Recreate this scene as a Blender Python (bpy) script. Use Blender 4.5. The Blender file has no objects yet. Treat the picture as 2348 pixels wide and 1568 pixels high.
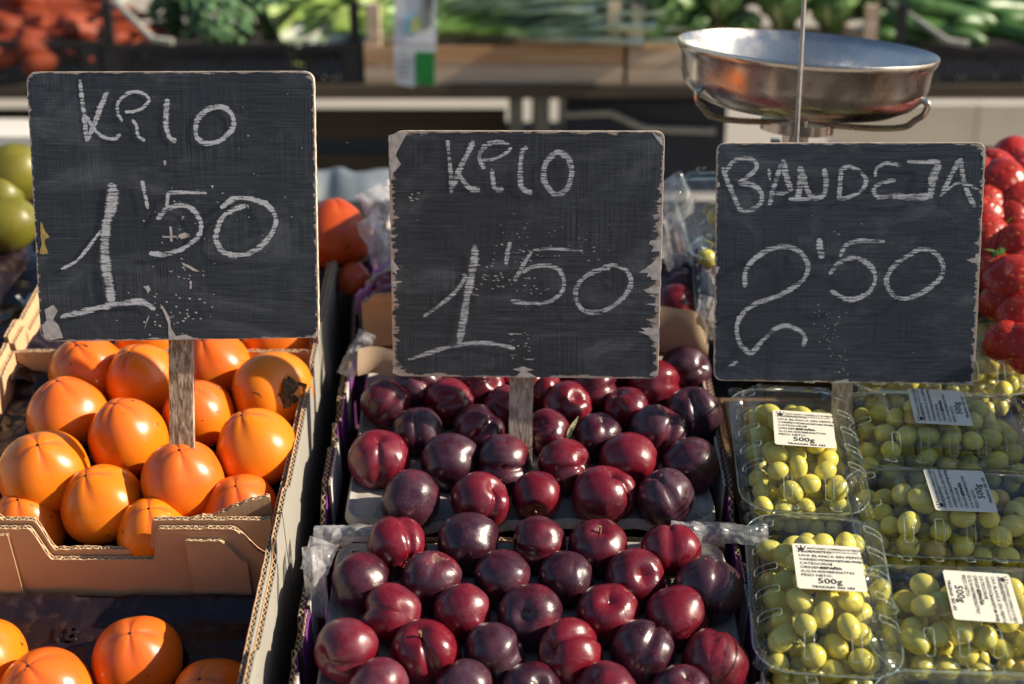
import bpy, math, random
from mathutils import Vector, Matrix, noise
random.seed(7)
R = math.radians
sc = bpy.context.scene
col = sc.collection

# ------------------------------------------------------------------ camera, sky, sun, exposure
FPX = 3100.0                       # focal length in units of a 2348 pixel wide frame
PITCH = R(20.5)
CAM = Vector((0, 0, 1.62))
cd = bpy.data.cameras.new('camera'); cam = bpy.data.objects.new('camera', cd); col.objects.link(cam)
cam.location = CAM; cam.rotation_euler = (math.pi/2 - PITCH, 0, 0)
cd.sensor_width = 36; cd.lens = 36*FPX/2348; cd.clip_start = .05; cd.clip_end = 500
cd.dof.use_dof = True; cd.dof.focus_distance = 1.38
cd.dof.aperture_fstop = (cd.lens/1000)/.0150
sc.camera = cam
SUN = Vector((.862, -.055, .490)).normalized()      # direction from the stall to the sun
w = bpy.data.worlds.new('World'); sc.world = w; w.use_nodes = True
wn = w.node_tree.nodes; wl = w.node_tree.links
sky = wn.new('ShaderNodeTexSky'); sky.sky_type = 'NISHITA'; sky.sun_disc = False
sky.sun_elevation = math.asin(SUN.z); sky.sun_rotation = math.atan2(SUN.x, SUN.y)
wl.new(sky.outputs[0], wn['Background'].inputs[0]); wn['Background'].inputs[1].default_value = .070
sd = bpy.data.lights.new('sun', 'SUN'); sun = bpy.data.objects.new('sun', sd); col.objects.link(sun)
sd.energy = 5.0; sd.angle = R(.55); sd.color = (1, .88, .70)
sun.rotation_euler = SUN.to_track_quat('Z', 'Y').to_euler()
sc.view_settings.view_transform = 'Standard'; sc.view_settings.look = 'None'
sc.view_settings.gamma = 1; sc.view_settings.use_curve_mapping = False
sc.view_settings.exposure = .72
sc.render.engine = 'CYCLES'
cy = sc.cycles
cy.use_denoising = True
cy.max_bounces = 12; cy.transparent_max_bounces = 32; cy.diffuse_bounces = 4; cy.glossy_bounces = 6; cy.transmission_bounces = 6
cy.caustics_reflective = False; cy.caustics_refractive = False
cy.sample_clamp_indirect = 6

# ------------------------------------------------------------------ the sloped stall: pixel <-> place
TH = math.atan(2097/FPX) - PITCH                     # slope of the display
def ray(u, v):
    a = (u-1174)/FPX; b = -(v-784)/FPX
    return Vector((a, math.cos(PITCH)+b*math.sin(PITCH), -math.sin(PITCH)+b*math.cos(PITCH)))
ORG = CAM + ray(1174, 1100)*(FPX*.06/(118+200*.0533))
NRM = Vector((0, -math.sin(TH), math.cos(TH))); EY = Vector((0, math.cos(TH), math.sin(TH)))
MS = Matrix.Translation(ORG) @ Matrix.Rotation(TH, 4, 'X')      # stall frame: x right, y up the slope, z off the slope
def at(u, v, h=0):
    d = ray(u, v)
    t = ((ORG-CAM).dot(NRM)+h)/d.dot(NRM)
    P = CAM+d*t-ORG
    return Vector((P.x, P.dot(EY), h))
def depth(u, v, h=0):
    d = ray(u, v); return ((ORG-CAM).dot(NRM)+h)/d.dot(NRM)
def bgp(u, v, Y):
    d = ray(u, v); return CAM+d*(Y/d.y)
def M_st(p, rz=0): return MS @ Matrix.Translation(p) @ Matrix.Rotation(rz, 4, 'Z')
CR = Vector((1, 0, 0)); CU = Vector((0, math.sin(PITCH), math.cos(PITCH))); CT = Vector((0, -math.cos(PITCH), math.sin(PITCH)))

# ------------------------------------------------------------------ mesh helpers
class MB:
    def __init__(s): s.v = []; s.f = []; s.m = []
    def add(s, v, f, mi=0):
        b = len(s.v); s.v += [tuple(x) for x in v]
        for q in f: s.f.append(tuple(i+b for i in q)); s.m.append(mi)
        return s
    def box(s, c, d, mi=0, rot=None):
        x, y, z = d[0]/2, d[1]/2, d[2]/2
        V = [Vector((i*x, j*y, k*z)) for i in (-1, 1) for j in (-1, 1) for k in (-1, 1)]
        if rot is not None: V = [rot @ q for q in V]
        V = [q+Vector(c) for q in V]
        return s.add(V, [(0,1,3,2),(4,6,7,5),(0,4,5,1),(2,3,7,6),(0,2,6,4),(1,5,7,3)], mi)
    def rings(s, rs, mi=0, cap0=False, cap1=False, closed=True):
        n = len(rs[0]); V = [p for r in rs for p in r]; F = []
        for k in range(len(rs)-1):
            for i in range(n if closed else n-1):
                j = (i+1) % n
                F.append((k*n+i, k*n+j, (k+1)*n+j, (k+1)*n+i))
        if cap0: F.append(tuple(range(n))[::-1])
        if cap1: F.append(tuple((len(rs)-1)*n+i for i in range(n)))
        return s.add(V, F, mi)
    def tube(s, pts, rad, n=8, mi=0, closed=False, cap=True):
        pts = [Vector(p) for p in pts]; m = len(pts); rs = []; up = None
        for i, p in enumerate(pts):
            a = pts[i-1] if (i or closed) else pts[0]; b = pts[(i+1) % m] if (i < m-1 or closed) else pts[-1]
            t = (b-a).normalized()
            if up is None:
                up = Vector((0, 0, 1)) if abs(t.z) < .9 else Vector((1, 0, 0))
            up = (up - t*up.dot(t)).normalized(); sd_ = t.cross(up)
            r = rad[i] if isinstance(rad, (list, tuple)) else rad
            rs.append([p+(up*math.cos(2*math.pi*k/n)+sd_*math.sin(2*math.pi*k/n))*r for k in range(n)])
        if closed: rs.append(rs[0]); cap = False
        return s.rings(rs, mi, cap, cap)
    def lathe(s, prof, n=48, mi=0):
        rs = [[(r*math.cos(2*math.pi*k/n), r*math.sin(2*math.pi*k/n), z) for k in range(n)] for r, z in prof]
        return s.rings(rs, mi)
    def grid(s, fn, nx, ny, mi=0):
        V = [fn(i/(nx-1), j/(ny-1)) for j in range(ny) for i in range(nx)]
        F = [(j*nx+i, j*nx+i+1, (j+1)*nx+i+1, (j+1)*nx+i) for j in range(ny-1) for i in range(nx-1)]
        return s.add(V, F, mi)
    def mesh(s, name, mats, smooth=True, ang=40):
        me = bpy.data.meshes.new(name); me.from_pydata(s.v, [], s.f)
        for m in (mats if isinstance(mats, (list, tuple)) else [mats]): me.materials.append(m)
        me.polygons.foreach_set('material_index', s.m)
        me.polygons.foreach_set('use_smooth', [smooth]*len(s.f))
        me.update()
        if smooth and ang: me.set_sharp_from_angle(angle=R(ang))
        return me
def obj(name, me, parent=None, M=None, color=None):
    o = bpy.data.objects.new(name, me); col.objects.link(o)
    if parent is not None: o.parent = parent
    if M is not None:
        if parent is None: o.matrix_world = M
        else: o.matrix_local = M
    if color is not None: o.color = color
    return o
def tag(o, label=None, cat=None, group=None, kind=None):
    if label: o['label'] = label
    if cat: o['category'] = cat
    if group: o['group'] = group
    if kind: o['kind'] = kind
    return o
def thing(name, M, label, cat, group=None):
    o = bpy.data.objects.new(name, None); col.objects.link(o); o.matrix_world = M
    o.empty_display_size = .05
    return tag(o, label, cat, group)
ORD = ['first', 'second', 'third', 'fourth', 'fifth', 'sixth', 'seventh', 'eighth', 'ninth', 'tenth']
def T(x, y, z): return Matrix.Translation((x, y, z))

# ------------------------------------------------------------------ material helpers
class NT:
    def __init__(s, name):
        s.m = bpy.data.materials.new(name); s.m.use_nodes = True
        s.n = s.m.node_tree.nodes; s.l = s.m.node_tree.links
        s.b = s.n['Principled BSDF']; s.out = s.n['Material Output']
    def node(s, t, **k):
        x = s.n.new(t)
        for a, b in k.items(): setattr(x, a, b)
        return x
    def set(s, sock, v):
        if hasattr(v, 'is_output'): s.l.new(v, sock)
        else: sock.default_value = v
    def coords(s, scale=(1, 1, 1), kind='Object', rot=(0, 0, 0), loc=None):
        t = s.node('ShaderNodeTexCoord'); mp = s.node('ShaderNodeMapping')
        s.l.new(t.outputs[kind], mp.inputs[0]); mp.inputs['Scale'].default_value = scale; mp.inputs['Rotation'].default_value = rot
        if loc is not None: s.set(mp.inputs['Location'], loc)
        return mp.outputs[0]
    def noise(s, vec, scale=5, detail=4, rough=.55, dist=0):
        x = s.node('ShaderNodeTexNoise'); s.l.new(vec, x.inputs['Vector'])
        x.inputs['Scale'].default_value = scale; x.inputs['Detail'].default_value = detail
        x.inputs['Roughness'].default_value = rough; x.inputs['Distortion'].default_value = dist
        return x.outputs['Fac']
    def voro(s, vec, scale, feature='F1', rnd=1):
        x = s.node('ShaderNodeTexVoronoi', feature=feature); s.l.new(vec, x.inputs['Vector']); x.inputs['Scale'].default_value = scale
        x.inputs['Randomness'].default_value = rnd
        return x.outputs['Distance']
    def map(s, val, a, b, c=0, d=1, smooth=True):
        x = s.node('ShaderNodeMapRange'); x.interpolation_type = 'SMOOTHSTEP' if smooth else 'LINEAR'
        s.set(x.inputs[0], val)
        for i, q in enumerate((a, b, c, d)): s.set(x.inputs[i+1], q)
        return x.outputs[0]
    def math(s, op, a, b=0.0, c=0.0):
        x = s.node('ShaderNodeMath', operation=op)
        s.set(x.inputs[0], a); s.set(x.inputs[1], b); s.set(x.inputs[2], c)
        return x.outputs[0]
    def mix(s, fac, a, b, blend='MIX'):
        x = s.node('ShaderNodeMix', data_type='RGBA', blend_type=blend)
        s.set(x.inputs[0], fac)
        for q, sk in ((a, x.inputs[6]), (b, x.inputs[7])):
            s.set(sk, (*q, 1) if isinstance(q, tuple) and len(q) == 3 else q)
        return x.outputs[2]
    def bump(s, h, strength=.3, dist=.001, to=None):
        x = s.node('ShaderNodeBump'); s.l.new(h, x.inputs['Height']); x.inputs['Strength'].default_value = strength; x.inputs['Distance'].default_value = dist
        if to is None: s.l.new(x.outputs[0], s.b.inputs['Normal'])
        else: s.l.new(x.outputs[0], to)
        return x.outputs[0]
    def attr(s, name):
        x = s.node('ShaderNodeAttribute', attribute_name=name); return x.outputs['Fac']
    def ocol(s):
        x = s.node('ShaderNodeObjectInfo'); y = s.node('ShaderNodeSeparateColor'); s.l.new(x.outputs['Color'], y.inputs[0])
        return y.outputs[0], y.outputs[1], y.outputs[2]
    def rnd(s): return s.node('ShaderNodeObjectInfo').outputs['Random']
    def shift(s, vec, val, k=37.0):                 # move the texture per object
        c = s.node('ShaderNodeCombineXYZ'); v = s.math('MULTIPLY', val, k)
        for i in range(3): s.l.new(v, c.inputs[i])
        a = s.node('ShaderNodeVectorMath', operation='ADD'); s.l.new(vec, a.inputs[0]); s.l.new(c.outputs[0], a.inputs[1])
        return a.outputs[0]
    def base(s, c): s.set(s.b.inputs['Base Color'], (*c, 1) if isinstance(c, tuple) and len(c) == 3 else c)
    def p(s, **k):
        for a, b in k.items():
            s.set(s.b.inputs[{'rough': 'Roughness', 'metal': 'Metallic', 'spec': 'Specular IOR Level', 'coat': 'Coat Weight', 'coatr': 'Coat Roughness',
                   'sss': 'Subsurface Weight', 'sssr': 'Subsurface Radius', 'ssss': 'Subsurface Scale', 'trans': 'Transmission Weight', 'sheen': 'Sheen Weight', 'alpha': 'Alpha'}[a]], b)
        return s
def simple(name, c, rough=.6, var=.25, scale=40, bump=.15, bd=.001, **k):
    t = NT(name); v = t.coords(); v = t.shift(v, t.rnd()); n = t.noise(v, scale, 5)
    lo = tuple(max(0, x*(1-var)) for x in c); hi = tuple(min(1, x*(1+var)) for x in c)
    t.base(t.mix(t.map(n, .3, .7), lo, hi)); t.p(rough=rough, **k)
    if bump: t.bump(n, bump, bd)
    return t.m

# ---- fruit
def mat_persimmon():
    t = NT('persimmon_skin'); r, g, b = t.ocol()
    v0 = t.coords(); v = t.shift(v0, b)
    n = t.noise(v, 22, 4); n2 = t.noise(v, 7, 2)
    s = t.node('ShaderNodeSeparateXYZ'); t.l.new(v0, s.inputs[0])
    z = t.map(t.math('ADD', s.outputs[2], t.math('MULTIPLY', t.math('SUBTRACT', n2, .5), .05)), -.01, .036)
    yel = t.mix(n2, (.78, .185, .004), (.77, .245, .007)); red = t.mix(n2, (.74, .110, .012), (.78, .155, .018))
    c = t.mix(t.math('MULTIPLY', t.math('ADD', z, .25), r), yel, red)
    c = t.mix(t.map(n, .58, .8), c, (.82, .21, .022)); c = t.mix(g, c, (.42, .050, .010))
    # apex: reddish lines along the four grooves and a dark point
    rr = t.math('SQRT', t.math('ADD', t.math('MULTIPLY', s.outputs[0], s.outputs[0]), t.math('MULTIPLY', s.outputs[1], s.outputs[1])))
    top = t.map(s.outputs[2], .02, .033)
    line = t.math('MULTIPLY', t.math('MULTIPLY', t.map(t.attr('groove'), .4, 1.0), top), t.map(rr, .034, .010))
    c = t.mix(t.math('MULTIPLY', line, .7), c, (.50, .085, .03))
    c = t.mix(t.math('MULTIPLY', t.map(rr, .0024, .0012), t.map(s.outputs[2], .0, .01)), c, (.03, .015, .01))
    sp = t.map(t.noise(t.shift(v0, b, 91), 60, 3), .70, .73)
    c = t.mix(t.math('MULTIPLY', sp, .85), c, (.06, .03, .012))
    t.base(c); mo = t.noise(t.shift(v0, b, 23), 11, 5, .65)
    c = t.mix(t.math('MULTIPLY', t.map(mo, .5, .72), .35), c, (.62, .24, .02)); c = t.mix(t.math('MULTIPLY', t.map(t.voro(v, 330), .12, .05), .25), c, (.45, .12, .02))
    t.base(c); t.p(rough=t.map(mo, .3, .7, .22, .36), spec=.5, sss=.08, ssss=.5)
    t.b.inputs['Subsurface Radius'].default_value = (.018, .006, .002)
    t.bump(t.noise(v, 160, 3), .05, .0006)
    return t.m
def mat_plum():
    t = NT('plum_skin'); r, g, b = t.ocol()
    v0 = t.coords(); v = t.shift(v0, b)
    n = t.noise(v, 28, 5, .6); n2 = t.noise(v, 55, 6, .65, .6)
    red = t.mix(n2, (.100, .003, .011), (.205, .008, .019)); dark = t.mix(n2, (.020, .005, .012), (.052, .008, .019))
    f = t.map(t.math('ADD', t.math('MULTIPLY', t.math('SUBTRACT', n, .5), 1.7), r), .2, .85)
    c = t.mix(f, dark, red)
    dots = t.math('MULTIPLY', t.map(t.voro(v, 330), .17, .07), t.map(t.noise(v, 45, 2), .42, .6))
    c = t.mix(t.math('MULTIPLY', dots, .55), c, (.50, .27, .22))
    scar = t.map(t.noise(t.shift(v0, b, 53), 30, 3), .715, .735)
    c = t.mix(t.math('MULTIPLY', scar, .65), c, (.30, .15, .10))
    bl = t.math('MULTIPLY', t.map(t.noise(v, 20, 6, .7), .40, .75), g)
    c = t.mix(bl, c, (.19, .115, .165))
    t.base(c)
    t.p(rough=t.math('ADD', t.map(n2, .3, .7, .22, .36), t.math('MULTIPLY', bl, .3)), spec=.6, coat=.12, coatr=.18)
    wr = t.math('MULTIPLY', t.noise(t.shift(t.coords((1, 1, .35)), b), 55, 4, .6, .8), t.map(t.noise(v, 22, 1), .35, .65))
    t.bump(wr, .55, .0024)
    return t.m
def mat_grape():
    t = NT('grape_skin'); r, g, b = t.ocol(); v = t.shift(t.coords(), b)
    n = t.noise(v, 60, 3)
    c = t.mix(n, (.46, .44, .085), (.68, .63, .15)); c = t.mix(r, c, (.46, .24, .075))
    c = t.mix(g, c, (.90, .76, .12))
    d = t.map(t.voro(v, 200), .12, .05); c = t.mix(t.math('MULTIPLY', d, .4), c, (.16, .12, .04))
    bl = t.map(t.noise(v, 90, 5, .7), .45, .75); c = t.mix(t.math('MULTIPLY', bl, .12), c, (.60, .60, .40))
    t.base(c); t.p(rough=t.map(bl, 0, 1, .2, .40), spec=.5, sss=.6, ssss=.4)
    t.b.inputs['Subsurface Radius'].default_value = (.020, .017, .005)
    return t.m
def mat_strawberry():
    t = NT('strawberry_skin'); r, g, b = t.ocol(); v0 = t.coords(); v = t.shift(v0, b)
    d = t.voro(v, 165, rnd=.35); seed = t.map(d, .26, .14)
    n = t.noise(v, 30, 3)
    c = t.mix(n, (.32, .010, .008), (.48, .030, .014)); c = t.mix(t.math('MULTIPLY', seed, .6), c, (.58, .30, .09))
    t.base(c); t.p(rough=.36, sss=.1, ssss=.2); t.bump(t.map(d, .15, .5), .5, .0012)
    return t.m
PERS, PLUM, GRAPE, STRAW = mat_persimmon(), mat_plum(), mat_grape(), mat_strawberry()
CALYX = simple('dry_calyx', (.075, .05, .022), .8, .6, 160, .7)
STEM = simple('plum_stem', (.30, .19, .08), .7, .5, 300, .4)
GSTEM = simple('grape_stem', (.26, .25, .07), .6, .4, 200, .3)
LEAFG = simple('strawberry_leaf', (.06, .14, .02), .55, .35, 90, .3)

# ---- card, pulp, films
def mat_card(name, c, spots=True, print_=None):
    t = NT(name); v = t.coords(); v = t.shift(v, t.rnd())
    n = t.noise(v, 14, 6, .6); fb = t.noise(t.coords((1, 1, 3)), 900, 3); fl = t.noise(t.shift(t.coords((320, 320, 4)), t.rnd()), 1, 2)
    c1 = tuple(x*.82 for x in c); c2 = tuple(min(1, x*1.14) for x in c)
    k = t.mix(n, c1, c2)
    k = t.mix(t.math('MULTIPLY', t.map(fb, .55, .75), .35), k, tuple(x*.55 for x in c))
    k = t.mix(t.math('MULTIPLY', t.map(t.noise(v, 7, 4, .65), .52, .72), .4), k, tuple(x*.62 for x in c))
    sc1 = t.noise(t.shift(t.coords((6, 6, 260), rot=(.03, .05, 0)), t.rnd(), 11), 1, 3); k = t.mix(t.math('MULTIPLY', t.map(sc1, .68, .74), .5), k, tuple(min(1, x*1.5) for x in c))
    st1 = t.noise(t.shift(t.coords(), t.rnd(), 5), 34, 3); k = t.mix(t.math('MULTIPLY', t.map(st1, .70, .74), .5), k, tuple(x*.4 for x in c))
    t.base(k); t.p(rough=.82, spec=.25)
    t.bump(t.math('ADD', t.math('MULTIPLY', fb, .4), fl), .22, .0007)
    return t.m
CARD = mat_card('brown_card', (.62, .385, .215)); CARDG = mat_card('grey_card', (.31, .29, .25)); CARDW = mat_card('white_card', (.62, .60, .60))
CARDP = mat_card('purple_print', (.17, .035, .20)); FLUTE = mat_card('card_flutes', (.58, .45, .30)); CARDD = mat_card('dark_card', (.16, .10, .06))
CARDK = mat_card('pink_print', (.62, .27, .60))
def mat_pulp():
    t = NT('grey_pulp'); v = t.coords()
    n = t.noise(v, 40, 5); f = t.noise(v, 600, 4, .7); ws = t.node('ShaderNodeTexWave'); t.l.new(t.coords((1, 1, 1), rot=(0, 0, .78)), ws.inputs[0]); ws.inputs['Scale'].default_value = 260
    t.base(t.mix(t.map(n, .3, .7), (.32, .295, .27), (.44, .405, .37))); t.p(rough=.9, spec=.2)
    t.bump(t.math('ADD', f, t.math('MULTIPLY', ws.outputs['Fac'], .3)), .45, .001)
    return t.m
PULP = mat_pulp()
def mat_liner():
    t = NT('black_liner'); v = t.coords(); n = t.noise(v, 18, 5, .6, .5)
    t.base(t.mix(t.map(t.noise(v, 70, 5), .5, .8), (.014, .008, .011), (.055, .032, .026))); t.p(rough=t.map(n, .3, .7, .16, .34), spec=.5); t.bump(n, .35, .006)
    return t.m
LINER = mat_liner()
def mat_film():
    t = NT('clear_film'); v = t.coords(); n = t.noise(v, 34, 4, .5, .8)
    tr = t.node('ShaderNodeBsdfTransparent'); d = t.node('ShaderNodeBsdfTranslucent'); di = t.node('ShaderNodeBsdfDiffuse'); g = t.node('ShaderNodeBsdfGlossy')
    d.inputs[0].default_value = (.75, .74, .74, 1); di.inputs[0].default_value = (.75, .74, .74, 1); g.inputs['Roughness'].default_value = .12
    a = t.node('ShaderNodeMixShader'); b = t.node('ShaderNodeMixShader'); c = t.node('ShaderNodeMixShader')
    t.l.new(d.outputs[0], a.inputs[1]); t.l.new(di.outputs[0], a.inputs[2]); a.inputs[0].default_value = .5
    t.l.new(t.map(n, .35, .7, .38, .85), b.inputs[0]); t.l.new(tr.outputs[0], b.inputs[1]); t.l.new(a.outputs[0], b.inputs[2])
    fr = t.node('ShaderNodeFresnel'); ge = t.node('ShaderNodeNewGeometry'); t.l.new(t.map(ge.outputs['Backfacing'], 0, 1, 1.5, 1/1.5, False), fr.inputs[0]); t.l.new(t.math('ADD', fr.outputs[0], .06), c.inputs[0]); t.l.new(b.outputs[0], c.inputs[1]); t.l.new(g.outputs[0], c.inputs[2])
    bp = t.bump(n, .4, .003, g.inputs['Normal']); t.l.new(bp, fr.inputs['Normal'])
    t.l.new(c.outputs[0], t.out.inputs[0]); return t.m
FILM = mat_film()
def mat_clear(name='clear_plastic', tint=(.98, .99, .985), white_mix=.010):
    t = NT(name); v = t.coords(); n = t.noise(v, 26, 3, .5, .4)
    tr = t.node('ShaderNodeBsdfTransparent'); tr.inputs[0].default_value = (*tint, 1)
    g = t.node('ShaderNodeBsdfGlossy'); g.inputs['Roughness'].default_value = .045; g.inputs[0].default_value = (.97, 1, 1, 1)
    d = t.node('ShaderNodeBsdfDiffuse'); d.inputs[0].default_value = (.75, .82, .80, 1)
    fr = t.node('ShaderNodeFresnel'); ge = t.node('ShaderNodeNewGeometry'); t.l.new(t.map(ge.outputs['Backfacing'], 0, 1, 1.5, 1/1.5, False), fr.inputs[0])
    dust = t.map(t.voro(v, 300), .09, .04, 0, .3)
    m0 = t.node('ShaderNodeMixShader'); t.l.new(t.math('ADD', dust, white_mix), m0.inputs[0]); t.l.new(tr.outputs[0], m0.inputs[1]); t.l.new(d.outputs[0], m0.inputs[2])
    m = t.node('ShaderNodeMixShader'); t.l.new(fr.outputs[0], m.inputs[0]); t.l.new(m0.outputs[0], m.inputs[1]); t.l.new(g.outputs[0], m.inputs[2])
    bp = t.bump(n, .35, .0022, g.inputs['Normal'])
    t.l.new(m.outputs[0], t.out.inputs[0]); return t.m
CLEAR = mat_clear(); RIB = mat_clear('plastic_edge_highlight', (.88, .94, .92), .17)  # edge plastic: white mixed into the colour for bright highlight lines
STICKER = simple('sticker_paper', (.76, .73, .61), .55, .03, 30, 0); INK = simple('black_ink', (.018, .018, .022), .6, .2, 200, 0)

# ---- boards
def mat_paint(name, seed, horiz, vert, lo, hi):
    t = NT(name); v = t.coords()
    off = t.node('ShaderNodeVectorMath', operation='ADD'); t.l.new(v, off.inputs[0]); off.inputs[1].default_value = (seed, seed*1.7, 0)
    def st(sx, sy, rot=0, dist=0):
        mp = t.node('ShaderNodeMapping'); t.l.new(off.outputs[0], mp.inputs[0]); mp.inputs['Scale'].default_value = (sx, sy, 1); mp.inputs['Rotation'].default_value = (0, 0, rot)
        return t.noise(mp.outputs[0], 1, 3, .6, dist)
    h = st(14, 620); h2 = st(30, 1300); vt = st(620, 14); dg = st(30, 500, .9); big = t.noise(off.outputs[0], 9, 4)
    tex = t.math('ADD', t.math('MULTIPLY', t.math('ADD', h, t.math('MULTIPLY', h2, .6)), horiz), t.math('MULTIPLY', vt, vert))
    pa = t.map(t.noise(off.outputs[0], 11, 3), .36, .66); pb = t.map(t.noise(t.shift(off.outputs[0], 1.0, 7.7), 8, 3), .40, .66)
    tex = t.math('ADD', t.math('MULTIPLY', t.math('ADD', h, t.math('MULTIPLY', h2, .6)), t.math('MULTIPLY', horiz, t.math('ADD', pa, .35))), t.math('MULTIPLY', vt, t.math('MULTIPLY', vert, t.math('SUBTRACT', 1.25, pa))))
    tex = t.math('ADD', tex, t.math('MULTIPLY', dg, t.math('MULTIPLY', pb, 1.1)))
    tot = t.math('ADD', t.math('MULTIPLY', t.math('ADD', pa, .35), horiz*1.6), t.math('ADD', t.math('MULTIPLY', t.math('SUBTRACT', 1.25, pa), vert), t.math('MULTIPLY', pb, 1.1)))
    tex = t.math('DIVIDE', tex, tot)
    c = t.mix(t.map(tex, .38, .68), lo, hi)
    c = t.mix(t.math('MULTIPLY', t.map(tex, .585, .70), .6), c, (.20, .22, .24))
    c = t.mix(t.math('MULTIPLY', t.map(big, .35, .7), .35), c, tuple(x*.72 for x in lo))
    sm = t.node('ShaderNodeMapping'); t.l.new(off.outputs[0], sm.inputs[0]); sm.inputs['Scale'].default_value = (7, 16, 1); sm.inputs['Rotation'].default_value = (0, 0, .6)
    smear = t.map(t.noise(sm.outputs[0], 1, 5, .6, 1.5), .50, .78); c = t.mix(t.math('MULTIPLY', smear, .30), c, (.24, .26, .29))
    # chalk dust and tiny chips
    c = t.mix(t.math('MULTIPLY', t.map(t.noise(off.outputs[0], 14, 5, .7), .52, .8), .18), c, (.35, .37, .40))
    mp = t.node('ShaderNodeMapping'); t.l.new(off.outputs[0], mp.inputs[0]); mp.inputs['Scale'].default_value = (1, 1.8, 1)
    chip = t.map(t.noise(mp.outputs[0], 190, 3, .5), .755, .775)
    c = t.mix(t.math('MULTIPLY', chip, .8), c, (.50, .47, .44))
    # paint worn off the edges
    mp2 = t.node('ShaderNodeMapping'); t.l.new(off.outputs[0], mp2.inputs[0]); mp2.inputs['Scale'].default_value = (45, 190, 1)
    rag = t.noise(mp2.outputs[0], 1, 5, .65); rag2 = t.noise(off.outputs[0], 70, 4, .6)
    e = t.math('SUBTRACT', t.attr('edge'), t.math('MULTIPLY', t.math('ADD', t.map(rag, .42, .75), t.math('MULTIPLY', t.map(rag2, .35, .75), .5)), t.attr('wear')))
    bare = t.map(e, .035, -.015)
    wood = t.mix(t.noise(off.outputs[0], 60, 4), (.50, .45, .41), (.38, .27, .20))
    c = t.mix(bare, c, wood)
    t.base(c); t.p(rough=t.map(tex, .3, .7, .42, .62), spec=.4)
    hgt = t.math('SUBTRACT', tex, t.math('MULTIPLY', bare, .35))
    t.bump(hgt, .55, .0011)
    return t.m
EDGEW = simple('board_edge_wood', (.52, .42, .33), .75, .3, 120, .4)
CHIPM = simple('bare_primer', (.52, .48, .45), .8, .15, 150, .35); CHIPY = simple('yellow_old_paint', (.50, .36, .10), .7, .2, 150, .3)
def mat_chalk(name, sx, sy, dens):
    t = NT(name); v = t.coords((sx, sy, 1)); n = t.noise(v, 1, 4, .65); n2 = t.noise(t.coords(), 900, 3, .6); n3 = t.noise(t.coords(), 90, 3)
    a = t.attr('across'); e = t.map(t.math('ABSOLUTE', a), .45, 1.0)
    k = t.math('ADD', t.math('MULTIPLY', n, .85), t.math('MULTIPLY', n2, .32)); k = t.math('SUBTRACT', t.math('ADD', k, t.math('MULTIPLY', n3, .2)), .155)
    k = t.math('SUBTRACT', k, t.math('MULTIPLY', e, .17))
    al = t.map(k, .50-dens, .70-dens, 0, .92)
    t.base(t.mix(n2, (.62, .63, .66), (.80, .81, .84))); t.p(rough=.95, spec=.1, alpha=al)
    return t.m
CHALK1 = mat_chalk('chalk_one', 60, 420, .13); CHALK2 = mat_chalk('chalk_two', 45, 560, .09); CHALK3 = mat_chalk('chalk_three', 45, 520, .09)
def mat_stick(name, c, c2):
    t = NT(name); v = t.coords((260, 70, 260)); n = t.noise(v, 1, 4, .6, .5); n2 = t.noise(t.coords((420, 60, 420)), 1, 4)
    t.base(t.mix(t.map(n, .35, .68), c, c2)); t.p(rough=.8); t.bump(t.math('ADD', n, n2), .7, .0012); return t.m
STICK1 = mat_stick('weathered_stick', (.22, .13, .075), (.68, .52, .36)); STICK2 = mat_stick('grey_stick', (.30, .23, .165), (.62, .52, .42))

# ---- background
def mat_steel():
    t = NT('steel'); v = t.coords((1, 1, 1)); n = t.noise(v, 45, 5, .6)
    t.base((.55, .52, .49)); t.p(metal=1, rough=t.map(n, .3, .75, .20, .36)); t.bump(t.noise(v, 14, 2), .2, .006); return t.m
STEEL = mat_steel(); WIRE = simple('grey_wire', (.42, .40, .39), .4, .15, 100, .1, metal=.6)
BLACKP = simple('black_crate_plastic', (.016, .016, .019), .38, .3, 60, .15); NAVYP = simple('navy_crate_plastic', (.012, .020, .035), .4, .3, 40, .1)
HANDLE = simple('pale_handle_plastic', (.42, .42, .36), .45, .2, 60, .1)
def mat_wood(name, a, b, s=(3, 60, 60)):
    t = NT(name); v = t.shift(t.coords(s), t.rnd()); n = t.noise(v, 1, 5, .6, .8)
    t.base(t.mix(t.map(n, .3, .7), a, b)); t.p(rough=.75); t.bump(n, .3, .001); return t.m
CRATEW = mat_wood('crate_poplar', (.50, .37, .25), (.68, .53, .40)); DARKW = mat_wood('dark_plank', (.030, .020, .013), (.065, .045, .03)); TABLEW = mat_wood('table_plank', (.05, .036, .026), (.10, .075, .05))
STAIN = mat_wood('stained_slat', (.44, .20, .06), (.58, .40, .26))
def mat_leaf(name, a, b, rib, sc_=30, rough=.42):
    t = NT(name); v = t.shift(t.coords(), t.rnd()); n = t.noise(v, sc_, 5, .6, .5)
    c = t.mix(t.map(n, .3, .7), a, b); c = t.mix(t.map(t.attr('rib'), .3, 1), c, rib)
    t.base(c); t.p(rough=rough, sss=.05, ssss=.1); t.bump(t.noise(v, 120, 4), .5, .003); return t.m
NAPA = mat_leaf('napa_leaf', (.22, .36, .08), (.44, .54, .18), (.74, .75, .62)); LEEK = mat_leaf('leek_leaf', (.20, .38, .11), (.52, .66, .32), (.72, .78, .62))
LEEKB = mat_leaf('leek_leaf_blue', (.34, .43, .34), (.56, .63, .55), (.74, .78, .72)); LETT = mat_leaf('lettuce_leaf', (.03, .095, .025), (.17, .30, .08), (.52, .56, .36))
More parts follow.
